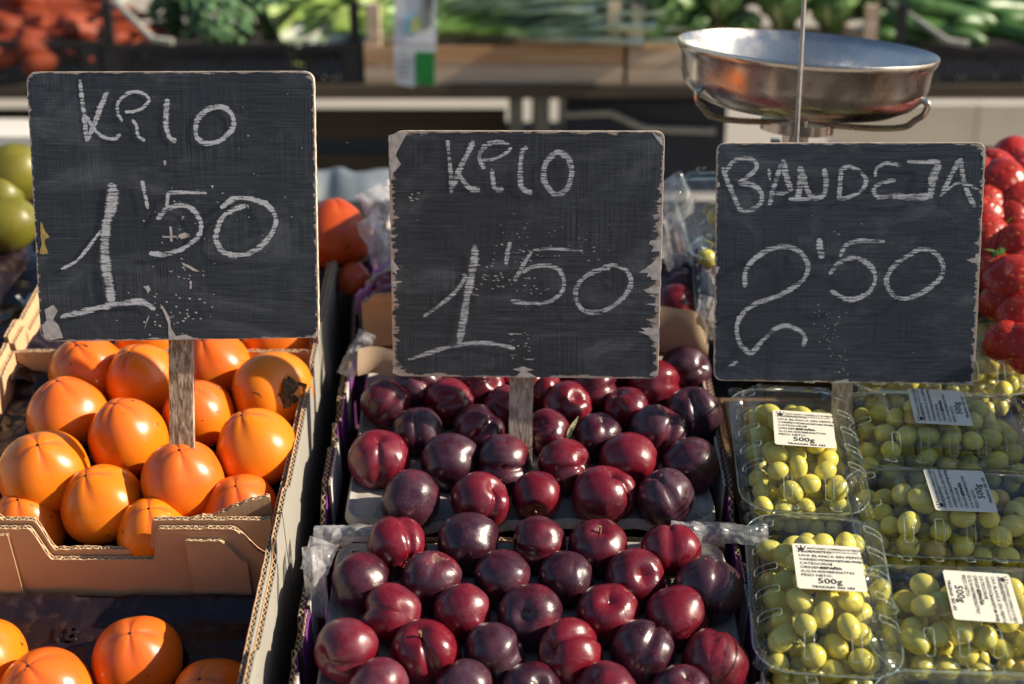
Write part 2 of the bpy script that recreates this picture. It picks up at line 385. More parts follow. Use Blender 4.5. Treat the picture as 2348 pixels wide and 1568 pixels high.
CUKE = mat_leaf('courgette_skin', (.03, .10, .02), (.09, .20, .045), (.16, .30, .09), 40, .35); BROC = mat_leaf('broccoli_floret', (.025, .085, .04), (.10, .20, .07), (.2, .3, .1), 80, .7)
CARROT = simple('carrot_skin', (.24, .036, .008), .6, .35, 30, .35, .002); FRUITG = simple('green_fruit_skin', (.16, .15, .016), .42, .25, 18, .08, sss=.1, ssss=.3)
PAPER = simple('white_paper', (.74, .76, .80), .6, .05, 10, .1); GREENP = simple('green_print', (.01, .20, .035), .5, .1, 20, 0); BLUEP = simple('pale_blue_print', (.28, .50, .62), .5, .4, 30, 0)
GREYP = simple('grey_print', (.22, .24, .22), .5, .6, 25, 0); YELP = simple('yellow_print', (.55, .60, .20), .5, .3, 30, 0)
WHITEP = simple('white_panel_paint', (.72, .68, .62), .6, .08, 5, .05); SHADE_GREY = simple('shaded_ground_grey', (.16, .19, .22), .6, .2, 8, .3, .02)  # last one: grey blue of shaded ground put into the colour
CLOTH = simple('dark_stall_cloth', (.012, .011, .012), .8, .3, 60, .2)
def mat_ground():
    t = NT('paving'); v = t.coords(); n = t.noise(v, 3, 6); f = t.noise(v, 120, 3)
    t.base(t.mix(t.math('ADD', t.math('MULTIPLY', n, .7), t.math('MULTIPLY', f, .3)), (.30, .265, .22), (.41, .37, .315))); t.p(rough=.9); t.bump(f, .3, .004); return t.m
GROUND = mat_ground()

# ------------------------------------------------------------------ setting: ground, far pieces
g = MB(); g.grid(lambda a, b: ((a-.5)*400, -150+b*450, 0), 3, 3)
tag(obj('ground', g.mesh('ground', GROUND)), kind='structure')
# unseen street front added behind the viewer for the steel, lids and skins to mirror
bd = thing('added_street_front', T(0, -11, 0), 'plain single storey street front added unseen behind the viewer for reflections', 'building')
BWALL = simple('render_wall', (.24, .23, .22), .85, .15, 3, .1); BGLASS = simple('window_glass', (.03, .035, .04), .1, .2, 2, 0); BSHUT = simple('shutter_paint', (.10, .13, .12), .6, .2, 8, .1)
m = MB(); m.box((0, -3, 1.9), (44, 6, 3.8)); m.box((0, .10, 3.75), (44, .2, .25)); obj('wall', m.mesh('building_wall', BWALL, False), bd)
for k in range(11):
    for z, h_ in ((1.35, 2.3),):
        x = (k-5)*3.7
        m = MB(); m.box((0, .05, 0), (1.5, .1, h_)); f = obj('window', m.mesh('building_window', BSHUT, False), bd, T(x, 0, z))
        m = MB(); m.box((0, .11, 0), (1.2, .02, h_-.3)); obj('pane', m.mesh('building_pane', BGLASS, False), f)
# own stall: sloping board on trestle legs, boxes lie on it
TB = -.150                                         # height of the board below the fruit plane
st = thing('stall_table', M_st((0, 0, TB)), 'sloping dark stall table under the fruit boxes', 'table')
m = MB(); m.box((.05, .10, -.012), (2.9, 1.62, .024)); obj('table_top', m.mesh('stall_table_top', CLOTH, False), st)
for sx in (-1.3, 1.4):
    for sy in (-.6, .8):
        P = MS @ Vector((sx, sy, TB-.024)); L = P.z
        m = MB(); m.box((0, 0, -L/2), (.06, .06, L))
        lg = obj('leg', m.mesh('table_leg', DARKW, False), st); lg.matrix_world = T(P.x, P.y, P.z+.01)
        lg.matrix_parent_inverse.identity(); lg.matrix_local = st.matrix_world.inverted() @ T(P.x, P.y, P.z+.012)

# ------------------------------------------------------------------ cartons
def wall_panel(name, L, top, z0, thick, mats, parent, M, n=None, flute=.0075, mesh_cache={}):
    """double-faced card wall along local x (centred), thickness along y, outline top(x)."""
    mb = MB(); n = n or max(24, int(L/.0016)); xs = [-L/2+L*i/n for i in range(n+1)]
    tl = .0009
    for sgn, mi in ((-1, 0), (1, 1)):
        y0 = sgn*thick/2; y1 = sgn*(thick/2-tl)
        rs = []
        for x in xs:
            z = top(x); rs.append([(x, y0, z0), (x, y0, z), (x, y1, z), (x, y1, z0)])
        V = [p for r in rs for p in r]; F = []
        for k in range(n):
            for i in range(4):
                j = (i+1) % 4; F.append((k*4+i, k*4+j, (k+1)*4+j, (k+1)*4+i))
        F += [(0, 1, 2, 3), tuple(n*4+i for i in (3, 2, 1, 0))]
        mb.add(V, F, mi)
    a = thick/2-tl*1.2
    V = []; F = []
    for x in xs:
        y = a*math.sin(2*math.pi*x/flute); z = top(x)-.0004-.0006*abs(math.sin(x*400))
        V += [(x, y, z0), (x, y, z)]
    for k in range(n): F.append((2*k, 2*k+2, 2*k+3, 2*k+1))
    mb.add(V, F, 2)
    V = []; F = []                                      # the cut edge of the wavy core has its own thickness
    for x in xs:
        y = a*math.sin(2*math.pi*x/flute); V += [(x, y-.0006, top(x)-.0002), (x, y+.0006, top(x)-.0002)]
    for k in range(n): F.append((2*k, 2*k+2, 2*k+3, 2*k+1))
    mb.add(V, F, 2)
    return obj(name, mb.mesh(name, mats, False), parent, M)
def smooth_step(x, a, b): t_ = max(0, min(1, (x-a)/(b-a))); return t_*t_*(3-2*t_)
def jag(x, s=1): return .0012*noise.noise((x*130, s*3.1, 0))+.0006*noise.noise((x*520, s*1.3, 2))

PX0, PX1 = -.607, -.2315                               # persimmon carton, outer faces
RIM = .016
def persimmon_carton(y0, y1, label, front, lift=0, brown_front=True):
    cx, cy_ = (PX0+PX1)/2, (y0+y1)/2; W_, D_ = PX1-PX0, y1-y0
    b = thing('fruit_carton', M_st((cx, cy_, TB)), label, 'box', 'persimmon cartons in a column')
    H = RIM+lift-TB
    m = MB(); m.box((0, 0, .004), (W_-.012, D_-.012, .008)); obj('bottom_panel', m.mesh('carton_bottom', CARD, False), b)
    th_ = .0055
    for dy in (0, 1):                                   # side walls are two sheets
        for sgn in (-1, 1):
            def top(y, s=sgn, d=dy):
                t_ = H+jag(y, s+d*7+y0)-.012*smooth_step(noise.noise((y*6, s*5+y0*9, d)), .25, .32)
                t_ -= .0035*d*(1+noise.noise((y*9, s, d)))
                if d == 0 and s > 0: t_ += .006*smooth_step(y, -.02, .03)*0
                t_ += .010*smooth_step(abs(y), D_/2-.055, D_/2-.035)*(1 if d == 0 else .3)
                return t_
            x = sgn*(W_/2-th_/2-dy*(th_+.0006))
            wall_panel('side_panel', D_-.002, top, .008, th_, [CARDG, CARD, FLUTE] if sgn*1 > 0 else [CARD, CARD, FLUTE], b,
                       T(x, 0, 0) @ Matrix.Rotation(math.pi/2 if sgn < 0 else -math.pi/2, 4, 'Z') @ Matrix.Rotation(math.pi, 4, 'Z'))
    for sgn, fn, nm in ((-1, front, 'front_panel'), (1, lambda x: H+jag(x, y1), 'back_panel')):
        wall_panel(nm, W_-.026, (lambda x, f=fn: f(x)) if sgn < 0 else fn, .008, th_, [CARD, CARD, FLUTE], b, T(0, sgn*(D_/2-th_/2), 0))
    return b
HC = RIM-TB
def notch(x):                                           # hand hole cut in the front edge
    z = HC+jag(x, 4)
    z += .012*(1-smooth_step(x, -.135, -.132))+.004*(1-smooth_step(x, -.10, -.096))
    z -= .040*(smooth_step(x, -.066, -.050)-smooth_step(x, .046, .056))
    return z
def notch2(x):
    z = HC-.005+jag(x, 9)
    z -= .042*(smooth_step(x, -.070, -.052)-smooth_step(x, .050, .062))
    z -= .036*smooth_step(x, .135, .168)
    return z
def plain(x): return HC-.03+jag(x, 2)
YB = [-.083, .2235, .558]
c_near = persimmon_carton(-.425, YB[0]-.0005, 'brown fruit carton at the bottom left, nearest the viewer', plain)
c_mid = persimmon_carton(YB[0]+.0005, YB[1], 'brown fruit carton with notched front under the left price board', notch)
c_far = persimmon_carton(YB[1]+.001, YB[2], 'brown fruit carton hidden behind the left price board', plain, .007)
# the near carton's back edge: a lower second sheet with a cut-down flap
W_ = PX1-PX0
for o in list(c_near.children):
    if o.name.startswith('back_panel'): bpy.data.objects.remove(o)
D0 = YB[0]-.0005+.425
wall_panel('back_panel', W_-.026, notch2, .008, .0055, [CARD, CARD, FLUTE], c_near, T(0, D0/2-.004, 0))
def flapt(x): return HC-.014+jag(x, 12)-.004*smooth_step(x, -.02, .03)
wall_panel('end_flap', .060, lambda x: HC-.017+jag(x, 12)-.03*smooth_step(x, .004, .03), .03, .004, [CARD, CARD, FLUTE], c_near, T(.118, D0/2-.0095, 0))
wall_panel('end_flap', .085, lambda x: HC-.010+jag(x, 14), .03, .004, [CARD, CARD, FLUTE], c_near, T(-.132, D0/2-.0095, 0))
# torn corner flap inside the middle carton (right front corner)
DM = YB[1]-YB[0]
wall_panel('corner_flap', .078, lambda x: HC-.008+.020*smooth_step(x, -.030, .036)+jag(x, 5)*2.2, .10, .005, [CARD, CARD, FLUTE], c_mid,
           T(W_/2-.055, -DM/2+.020, 0) @ Matrix.Rotation(R(9), 4, 'Z'))
wall_panel('corner_flap', .05, lambda x: HC+.008+jag(x, 6)*2-.03*smooth_step(x, -.02, .02), .10, .005, [CARD, CARD, FLUTE], c_far,
           T(W_/2-.035, (YB[2]-YB[1])/2-.022, 0) @ Matrix.Rotation(R(-14), 4, 'Z'))

def sheet(name, mat, parent, M, x0, x1, y0, y1, fn, nx, ny, thick=0, smooth=True):
    mb = MB(); mb.grid(lambda a, b: (x0+(x1-x0)*a, y0+(y1-y0)*b, fn(x0+(x1-x0)*a, y0+(y1-y0)*b)), nx, ny)
    if thick:                                          # a real underside and edge
        n = len(mb.v); V = [(p[0], p[1], p[2]-thick) for p in mb.v]; F = [q[::-1] for q in mb.f]
        mb.add(V, F)
        per = [i for i in range(nx)]+[j*nx+nx-1 for j in range(1, ny)]+[(ny-1)*nx+i for i in range(nx-2, -1, -1)]+[j*nx for j in range(ny-2, 0, -1)]
        for k in range(len(per)):
            a, b = per[k], per[(k+1) % len(per)]; mb.f.append((a, a+n, b+n, b)); mb.m.append(0)
    return obj(name, mb.mesh(name, mat, smooth, 60), parent, M)

# ------------------------------------------------------------------ persimmons
def persimmon_mesh(k):
    rnd = random.Random(k); nt, npz = 40, 64; mb = MB(); rs = []; gv = []
    depth_ = [.060, .050, .080][k]; el = [.96, 1.06, .90][k]
    for i in range(nt+1):
        t_ = math.pi*(i/nt); ring = []
        for j in range(npz):
            ph = 2*math.pi*j/npz
            r = max(math.sin(t_), 1e-4)**.92*(1-.15*math.cos(t_))
            gr = math.exp(-(math.sin(2*ph)/.55)**2)
            fall = math.exp(-((t_-.48)/.55)**2)
            r *= 1-depth_*gr*fall+.018*math.cos(4*ph+math.pi)*math.sin(t_)
            z = el*math.cos(t_)+.04*math.exp(-(t_/.45)**2)-.030*gr*math.exp(-((t_-.34)/.30)**2)-.035*math.exp(-(t_/.10)**2)
            z += .10*math.exp(-((math.pi-t_)/.3)**2)
            nn = 1+.022*noise.noise((math.cos(ph)*r*1.3+k*5, math.sin(ph)*r*1.3, z*1.3))
            ring.append((.044*r*math.cos(ph)*nn, .044*r*math.sin(ph)*nn, .044*z*nn)); gv.append(gr)
        rs.append(ring)
    mb.rings(rs, 0, True, True); me = mb.mesh('persimmon', PERS, True, 0)
    a = me.attributes.new('groove', 'FLOAT', 'POINT'); a.data.foreach_set('value', gv)
    return me
PM = [persimmon_mesh(k) for k in range(3)]
def calyx_mesh():
    mb = MB()
    for k in range(4):
        a = k*math.pi/2+.3*(k % 2); c, s = math.cos(a), math.sin(a)
        def fn(p, q):
            l = q*.026; wd = .011*math.sin(math.pi*min(1, q*.85+.12))*(1 if q < .95 else .6)
            x = l; y = (p-.5)*2*wd; z = .0015+.004*math.sin(q*4+k)+.0035*noise.noise((x*120, y*120, k))+.004*(p-.5)**2
            return (x*c-y*s, x*s+y*c, z)
        mb.grid(fn, 7, 8)
    mb.tube([(0, 0, 0), (.001, .001, .008)], [.004, .0028], 8)
    return mb.mesh('calyx', CALYX, True, 60)
def px_m(u, v, h): return FPX/depth(u, v, h)
def tilt_matrix(p_st, axis_w, spin):
    """object at stall point with local z along a world axis"""
    z = axis_w.normalized(); x = CT.cross(z)
    if x.length < .1: x = CR.copy()
    x.normalize(); y = z.cross(x)
    Rm = Matrix((x, y, z)).transposed().to_4x4()
    return Matrix.Translation(MS @ p_st) @ Rm @ Matrix.Rotation(spin, 4, 'Z')
rnd = random.Random(11)
PLIST = [  # u, centre v, width, h, label
 (200,850,176,.004,'orange persimmon cut off by the left board, leftmost of those just below it',0),
 (328,872,172,.004,'tall orange persimmon left of the wooden stick, just below the left board',1),
 (492,838,166,.004,'orange persimmon right of the wooden stick, half under the left board',0),
 (640,770,172,.004,'orange persimmon peeping out under the right corner of the left board',2),
 (620,898,190,.004,'persimmon lying on its side with a dried brown calyx showing',0),
 (153,945,182,.004,'deep orange persimmon mostly in shade beside the left carton wall',2),
 (452,945,164,.004,'orange persimmon just right of the wooden stick, behind the deep grooved one',0),
 (292,1000,178,.004,'pale orange persimmon with black scuffs, left of the stick base',1),
 (586,1025,190,.004,'broad orange persimmon against the right wall below the calyx one',0),
 (100,1078,206,.004,'large pinkish orange persimmon at the left edge of the notched carton',2),
 (418,1094,190,.004,'grooved orange persimmon at the foot of the wooden stick',2),
 (231,1150,190,-.014,'yellow orange persimmon with a green tinge behind the front notch',2),
 (552,1168,176,-.022,'persimmon tucked behind the torn corner flap of the notched carton',0),
 (62,1204,172,-.038,'persimmon cut by the left edge behind the carton front',1),
 (352,1218,168,-.030,'small persimmon looking out through the notch of the carton front',1),
 (350,770,165,.002,'persimmon in the shade behind the tall one, mostly under the left board',0),
 (-42,1508,200,-.066,'persimmon cut by the left edge in the bottom left carton',0),
 (100,1585,215,-.066,'persimmon cut by the bottom edge, second from left in the near carton',2),
 (313,1506,206,-.066,'whole round persimmon sitting in a cup of the black liner',2),
 (488,1606,204,-.066,'red orange persimmon at the bottom edge by the right carton wall',0)]
axes = {4: (-.45, .55, -.35), 5: (-.1, .85, .45), 7: (-.15, .8, .55), 8: (-.25, .8, .5), 12: (.0, .62, .62), 18: (.02, .66, .62)}
for i, (u, v, wd, h, lab, k) in enumerate(PLIST):
    p = at(u, v, h); s = 1.03*wd/2/px_m(u, v, h)/.0455
    ax = axes.get(i, (rnd.uniform(-.25, .15), rnd.uniform(.66, .82), rnd.uniform(.55, .8)))
    A = CR*ax[0]+CU*ax[1]+CT*ax[2]
    M = tilt_matrix(p, A, rnd.uniform(0, 1.5)) @ Matrix.Scale(s, 4)
    o = obj('persimmon', PM[k], None, M, (rnd.uniform(.25, 1.0) if i not in (11, 8, 4, 14) else .15, 0, rnd.random(), 1))
    tag(o, lab, 'persimmon', 'persimmons in the cartons')
    if i == 4:
        obj('calyx', calyx_mesh(), o, T(0, 0, -.0383) @ Matrix.Rotation(math.pi, 4, 'X') @ Matrix.Scale(.82, 4))
        d_ = CR*.55+CU*-.05+CT*.62
        o.matrix_world = Matrix.Translation(MS @ p) @ (-d_).to_track_quat('Z', 'X').to_matrix().to_4x4() @ Matrix.Scale(s, 4)
# persimmons of the far carton and the red ones behind, with shade darkened into their red
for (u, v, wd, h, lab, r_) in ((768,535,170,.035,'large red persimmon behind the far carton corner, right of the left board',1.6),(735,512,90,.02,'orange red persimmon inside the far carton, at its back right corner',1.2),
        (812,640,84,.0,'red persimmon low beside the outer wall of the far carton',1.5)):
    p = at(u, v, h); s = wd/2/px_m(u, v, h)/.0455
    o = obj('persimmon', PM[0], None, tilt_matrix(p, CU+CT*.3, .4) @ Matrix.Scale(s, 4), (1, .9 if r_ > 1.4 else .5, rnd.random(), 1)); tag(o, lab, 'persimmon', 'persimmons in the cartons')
# black liners with cups
def liner(name, lab, y0, y1, h0, cups, parent_label, emboss=None):
    x0, x1 = PX0+.016, PX1-.016
    def fn(x, y):
        z = 0
        for (cx, cy2, r) in cups:
            d = math.hypot(x-cx, y-cy2)/r
            if d < 1.25: z -= .022*(1-smooth_step(d, .55, 1.12))
        e = min(y1-y, .03); z += .012*(1-smooth_step(y1-y, 0, .03))+.010*(1-smooth_step(x1-x, 0, .02))
        z -= (.034*(1-smooth_step(y, -.05, .05)) if -.03 < h0 < -.015 else 0)
        z += .004*noise.noise((x*18, y*18, h0))+.0015*noise.noise((x*60, y*60, h0))+.0035*noise.noise((x*9+3, y*9, h0))*(1-smooth_step(y1-y, 0, .08))
        return z
    o = sheet(name, LINER, None, M_st((0, 0, h0)), x0, x1, y0, y1, fn, 150, 130)
    return tag(o, lab, 'tray liner', 'black fruit liners')
cu = [(at(u, v, h).x, at(u, v, h).y, wd/2/px_m(u, v, h)) for (u, v, wd, h, l, k) in PLIST]
liner('tray_liner', 'black plastic liner with cups in the bottom left carton', -.41, YB[0]-.018, -.082, [c for c, q in zip(cu, PLIST) if q[3] < -.03], '')
liner('tray_liner', 'black liner under the persimmons of the notched carton', YB[0]+.016, YB[1]-.016, -.020, [c for c, q in zip(cu, PLIST) if q[3] > -.03], '')
liner('tray_liner', 'black liner in the far carton behind the left price board', YB[1]+.016, YB[2]-.016, -.03, [], '')
def text_mesh(body, size, mat, name, bold=0.0, ext=0.0, sx=1.0, align='LEFT'):
    c = bpy.data.curves.new(name, 'FONT'); c.body = body; c.size = size; c.offset = bold; c.extrude = ext; c.align_x = align; c.resolution_u = 2
    o = bpy.data.objects.new(name, c); col.objects.link(o)
    bpy.context.view_layer.update()
    me = bpy.data.meshes.new_from_object(o.evaluated_get(bpy.context.evaluated_depsgraph_get()))
    bpy.data.objects.remove(o); bpy.data.curves.remove(c)
    me.materials.clear(); me.materials.append(mat)
    for v_ in me.vertices: v_.co.x *= sx
    me.name = name; return me
ln = [o for o in col.objects if o.name == 'tray_liner'][0]
pe = at(150, 1462, -.082)
obj('embossed_number', text_mesh('18', .030, LINER, 'embossed_number', .0004, .0012, 1, 'CENTER'), ln, T(pe.x, pe.y-.008, .003) @ Matrix.Rotation(R(4), 4, 'Z'))
# raised loose corner of the liner
def crumple(name, mat, M, lab, cat, group, sx, sy, amp, seed, nx=36, ny=36, fn=None, freq=14, parent=None, thick=0):
    def f(x, y):
        z = amp*(noise.noise((x*freq, y*freq*.6, seed))+.6*abs(noise.noise((x*freq*2.1, y*freq*1.2, seed+5)))+.2*noise.noise((x*freq*4, y*freq*4, seed+9)))
        return z+(fn(x, y) if fn else 0)
    o = sheet(name, mat, parent, M, -sx/2, sx/2, -sy/2, sy/2, f, nx, ny, thick)
    if lab: tag(o, lab, cat, group)
    return o
pc = at(595, 1440, -.065)
crumple('loose_corner', LINER, T(pc.x, pc.y, .018) @ Matrix.Rotation(R(-52), 4, 'Y') @ Matrix.Rotation(R(8), 4, 'Z'), None, None, None, .045, .115, .010, 3, 26, 50, None, 14, ln)

# ------------------------------------------------------------------ plum boxes and trays
HP = -.018
BX0, BX1 = -.208, .2415
def plum_box(y0, y1, label, htop=-.024):
    cx, cy_ = (BX0+BX1)/2, (y0+y1)/2; W2, D2 = BX1-BX0, y1-y0; H = htop-TB; th_ = .006
    b = thing('plum_box', M_st((cx, cy_, TB)), label, 'box', 'purple printed plum boxes')
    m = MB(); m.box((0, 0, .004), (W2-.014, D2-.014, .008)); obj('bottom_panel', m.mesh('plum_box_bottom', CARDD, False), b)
    for s in (-1, 1):
        def top(y, s=s):
            e = D2/2-abs(y)
            z = H+jag(y, s+y0*11)-.030*(1-smooth_step(e, .02, .07))-.012*smooth_step(abs(y), .0, .01)*(1-smooth_step(abs(y), .035, .045))
            return z
        Rz = T(s*(W2/2-th_/2), 0, 0) @ Matrix.Rotation(math.pi/2 if s < 0 else -math.pi/2, 4, 'Z') @ Matrix.Rotation(math.pi, 4, 'Z')
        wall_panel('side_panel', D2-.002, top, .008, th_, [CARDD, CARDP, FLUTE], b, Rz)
        # folded-over printed rim with white band
        for (ya, yb, mt, nm) in ((-.115, -.03, CARDW, 'rim_flap'), (.0, .05, CARDP, 'rim_flap'), (.055, .085, CARDW, 'rim_flap'), (.088, .13, CARDP, 'rim_flap')):
            L = yb-ya
            wall_panel(nm, L, lambda x, s=s, ya=ya: H+.004+jag(x*1.7+ya, s+5)*2.5, H-.055, .0035, [CARDD, mt, FLUTE], b,
                       T(s*(W2/2-th_-.0035), (ya+yb)/2, 0) @ Matrix.Rotation(R(-90)*s, 4, 'Z') @ Matrix.Rotation(math.pi, 4, 'Z'), int(L/.002))
    for s in (-1, 1):
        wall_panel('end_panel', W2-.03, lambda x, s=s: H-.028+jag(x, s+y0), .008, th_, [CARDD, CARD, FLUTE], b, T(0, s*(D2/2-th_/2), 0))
    return b
plum_box(-.400, -.043, 'purple printed plum box nearest the viewer, right of the bottom left carton')
plum_box(-.039, .298, 'purple printed plum box under the middle price board')
plum_box(.304, .640, 'purple printed plum box behind the middle price board', -.012)
BACK = [  # rows from the near edge backwards
 [(942,1148,66),(1101,1146,64),(1232,1137,58),(1382,1136,66),(1525,1141,64)],
 [(868,1052,66),(1032,1060,62),(1155,1062,61),(1295,1068,61),(1441,1058,65),(1585,1064,62)],
 [(958,988,58),(1098,985,58),(1256,990,50),(1371,1000,53),(1508,988,58)],
 [(885,928,58),(1030,922,55),(1155,932,48),(1301,932,53),(1434,937,51),(1588,945,58)],
 [(955,890,52),(1102,886,52),(1240,892,50),(1365,892,54),(1500,884,60)],
 [(1000,842,52),(1150,842,52),(1300,842,52),(1420,842,50),(1572,846,58)]]
FRONT = [
 [(910,1253,68),(1074,1246,66),(1235,1248,60),(1371,1254,62),(1535,1262,68)],
 [(829,1337,67),(990,1333,68),(1150,1326,61),(1298,1325,63),(1457,1327,66),(1622,1354,72)],
 [(900,1410,68),(1061,1405,66),(1215,1413,74),(1394,1408,66),(1550,1418,69)],
 [(794,1494,71),(974,1493,73),(1132,1494,67),(1305,1503,73),(1475,1493,68),(1640,1520,73)],
 [(868,1578,70),(1063,1580,66),(1218,1588,68),(1390,1588,68),(1560,1592,68)]]
def plum_mesh(k):
    rnd = random.Random(100+k); nt, npz = 30, 48; rs = []; mb = MB()
    gd = [.14, .07, .20, .04, .11, .17][k]; asym = [.07, .0, .12, .03, -.08, .06][k]; gw = [.20, .25, .17, .3, .2, .16][k]; fl = [.93, .98, .95, .92, 1.0, .96][k]
    for i in range(nt+1):
        t_ = math.pi*i/nt; ring = []
        for j in range(npz):
            ph = 2*math.pi*j/npz; d = (ph+math.pi) % (2*math.pi)-math.pi
            r = 1.0
            gfall = (1-.75*smooth_step(t_, 1.2, 2.9))
            r -= gd*math.exp(-(d/gw)**2)*gfall*math.sin(t_)**.35
            r += asym*math.exp(-((d-.75)/.5)**2)*math.sin(t_)+.03*math.exp(-((d+.5)/.4)**2)*math.sin(t_)
            r -= .25*math.exp(-(t_/.30)**2)+.04*math.exp(-((math.pi-t_)/.2)**2)
            x, y, z = r*math.sin(t_)*math.cos(ph), r*math.sin(t_)*math.sin(ph), r*math.cos(t_)*fl
            nn = 1+.07*noise.noise((x*1.1+k*9, y*1.1, z*1.1))+.022*noise.noise((x*2.6+k*9, y*2.6, z*2.6))
            ring.append((.03*x*nn, .03*y*nn, .03*z*nn))
        rs.append(ring)
    mb.rings(rs, 0, True, True); return mb.mesh('plum', PLUM, True, 0)
UM = [plum_mesh(k) for k in range(6)]
def stem_mesh():
    mb = MB(); mb.tube([(0, 0, .018), (.0006, 0, .024), (.0016, .0004, .0295)], [.0013, .0012, .0017], 7); return mb.mesh('stem', STEM)
STM = stem_mesh()
# stem direction (right, up, to viewer), groove side, mesh, stem shown
SPEC = {
 ('b',0,0): ((-.9,.3,-.3),(0,.2,1),3,0), ('b',0,1): ((.55,.55,.5),(.5,-.2,.8),2,0), ('b',0,2): ((-.12,-.55,.83),(.5,-.6,-.4),1,1), ('b',0,3): ((.35,.85,.35),(.9,.0,.5),2,0), ('b',0,4): ((-.4,.8,.2),(0,.3,.9),4,0),
 ('b',1,0): ((.05,.75,.55),(.12,-.5,.85),0,0), ('b',1,1): ((.2,-.3,-.9),(1,0,0),1,0), ('b',1,2): ((.98,-.05,.2),(-.2,-.15,1),2,0), ('b',1,3): ((.75,.1,.5),(.3,0,1),0,0), ('b',1,4): ((.1,-.6,.7),(0,-1,0),4,0), ('b',1,5): ((-.3,.2,-.9),(0,0,1),1,0),
 ('b',2,0): ((-.1,.9,.2),(0,0,1),5,0), ('b',2,1): ((.6,.6,.1),(0,-.2,1),2,0), ('b',2,3): ((.2,.75,.5),(.2,0,1),1,0),
 ('b',3,0): ((-.5,-.7,.3),(0,-.3,1),0,0), ('b',3,3): ((.3,.4,.75),(1,0,0),1,0), ('b',3,5): ((-.2,.8,.45),(.1,-.2,1),2,0),
 ('f',0,0): ((.45,-.55,.68),(.4,.6,.6),5,1), ('f',0,1): ((.4,-.4,-.8),(1,0,0),1,0), ('f',0,2): ((-.9,.1,.2),(0,-.25,1),4,0), ('f',0,3): ((.05,.72,.62),(0,.3,-1),3,1), ('f',0,4): ((0,.9,-.2),(-.05,0,1),0,0),
 ('f',1,0): ((-.6,-.3,-.7),(0,0,1),3,0), ('f',1,1): ((.15,.82,.42),(-.1,0,1),1,0), ('f',1,2): ((-.8,-.4,.4),(-.3,-.6,.6),5,0), ('f',1,3): ((-.3,-.7,-.5),(0,0,1),3,0), ('f',1,4): ((.2,.3,.9),(1,0,0),3,0), ('f',1,5): ((.2,.6,-.7),(0,0,1),5,0),
 ('f',2,1): ((.5,.2,-.8),(1,.3,0),3,0), ('f',2,2): ((-.2,.2,.93),(0,1,0),3,0), ('f',2,3): ((0,.62,.78),(.1,.5,-1),3,0), ('f',2,4): ((-.5,.4,-.7),(1,.2,.3),1,0),
 ('f',3,0): ((-.75,-.05,.6),(.4,-.25,.8),0,0), ('f',3,1): ((-.12,.72,.6),(.25,-.3,.9),2,1), ('f',3,3): ((-.62,.3,.55),(.2,.75,.5),2,0), ('f',3,5): ((.3,-.2,-.9),(0,1,.2),4,0)}
rnd = random.Random(23)
def place_plums(rows, key, tray):
    out = []
    for ri, row in enumerate(rows):
        for ci, (u, v, r) in enumerate(row):
            p = at(u, v, HP); rad = r/px_m(u, v, HP); s = rad/.0287*rnd.uniform(.96, 1.05)
            sp = SPEC.get((key, ri, ci))
            if sp: sd_, gv, k, stm = sp
            else:
                sd_ = (rnd.uniform(-.8, .8), rnd.uniform(-.2, .9), rnd.uniform(-.5, .8)); gv = (rnd.uniform(-.5, .5), rnd.uniform(-.4, .4), 1); k = rnd.randrange(6); stm = 0
            z = (CR*sd_[0]+CU*sd_[1]+CT*sd_[2]).normalized(); gx = CR*gv[0]+CU*gv[1]+CT*gv[2]; x = gx-z*gx.dot(z)
            if x.length < .05: x = CU-z*CU.dot(z)
            x.normalize(); y = z.cross(x)
            M = Matrix.Translation(MS @ p) @ Matrix((x, y, z)).transposed().to_4x4() @ Matrix.Scale(s, 4)
            dk = rnd.uniform(.30, .95)
            if (key, ri, ci) in (('b',0,0),('b',1,1),('b',1,5),('f',0,1),('f',1,3),('f',3,2),('f',3,4),('f',1,5),('b',3,5),('b',0,4),('b',5,4),('b',2,0)): dk = rnd.uniform(.05, .3)
            if (key, ri, ci) in (('b',0,1),('b',1,0),('f',0,0),('f',0,4),('f',3,0),('f',3,1),('b',1,4),('f',3,3)): dk = rnd.uniform(.8, 1.0)
            bl = rnd.choice([.15, .3, .5, .8]) if dk > .3 else rnd.uniform(.4, .9)
            o = obj('plum', UM[k], None, M, (dk, bl*.5, rnd.random(), 1))
            look = ('bright red' if dk > .8 else 'dark red' if dk > .5 else 'purple red' if dk > .3 else 'blackish purple')
            if key == 'b': lab = f'{look} plum, {ORD[ci]} from left, {ORD[ri]} row from the front of the middle plum box'
            else: lab = f'{look} plum, {ORD[ci]} from left, {ORD[ri]} row from the back of the nearest plum box'
            tag(o, lab, 'plum', 'plums on the pulp trays')
            if stm: obj('stem', STM, o)
            out.append((p.x, p.y, rad))
    return out
cb = place_plums(BACK, 'b', 'back'); cf = place_plums(FRONT, 'f', 'front')
REAR = [(1545,628,36),(1552,662,40),(1548,702,42),(1480,640,38),(1400,640,38),(1000,640,38),(905,668,36),(895,705,36)]
cr3 = []
for i, (u, v, r) in enumerate(REAR):
    p = at(u, v, .015); rad = .029
    z = Vector((rnd.uniform(-1, 1), rnd.uniform(-1, 1), rnd.uniform(-1, 1)))
    o = obj('plum', UM[i % 6], None, tilt_matrix(p, z, rnd.random()*6), ((.25 if i < 2 else .8), .3, rnd.random(), 1))
    tag(o, ['dark plum in the rear plum box, hindmost of three right of the middle board', 'shaded plum between two others right of the middle board', 'red plum in the rear box just above the tan tray edge',
            'plum hidden behind the right part of the middle board', 'plum hidden behind the centre of the middle board', 'plum hidden behind the left part of the middle board',
            'red plum peeping out at the left edge of the middle board', 'red plum below another at the left edge of the middle board'][i], 'plum', 'plums on the pulp trays')
    cr3.append((p.x, p.y, rad))
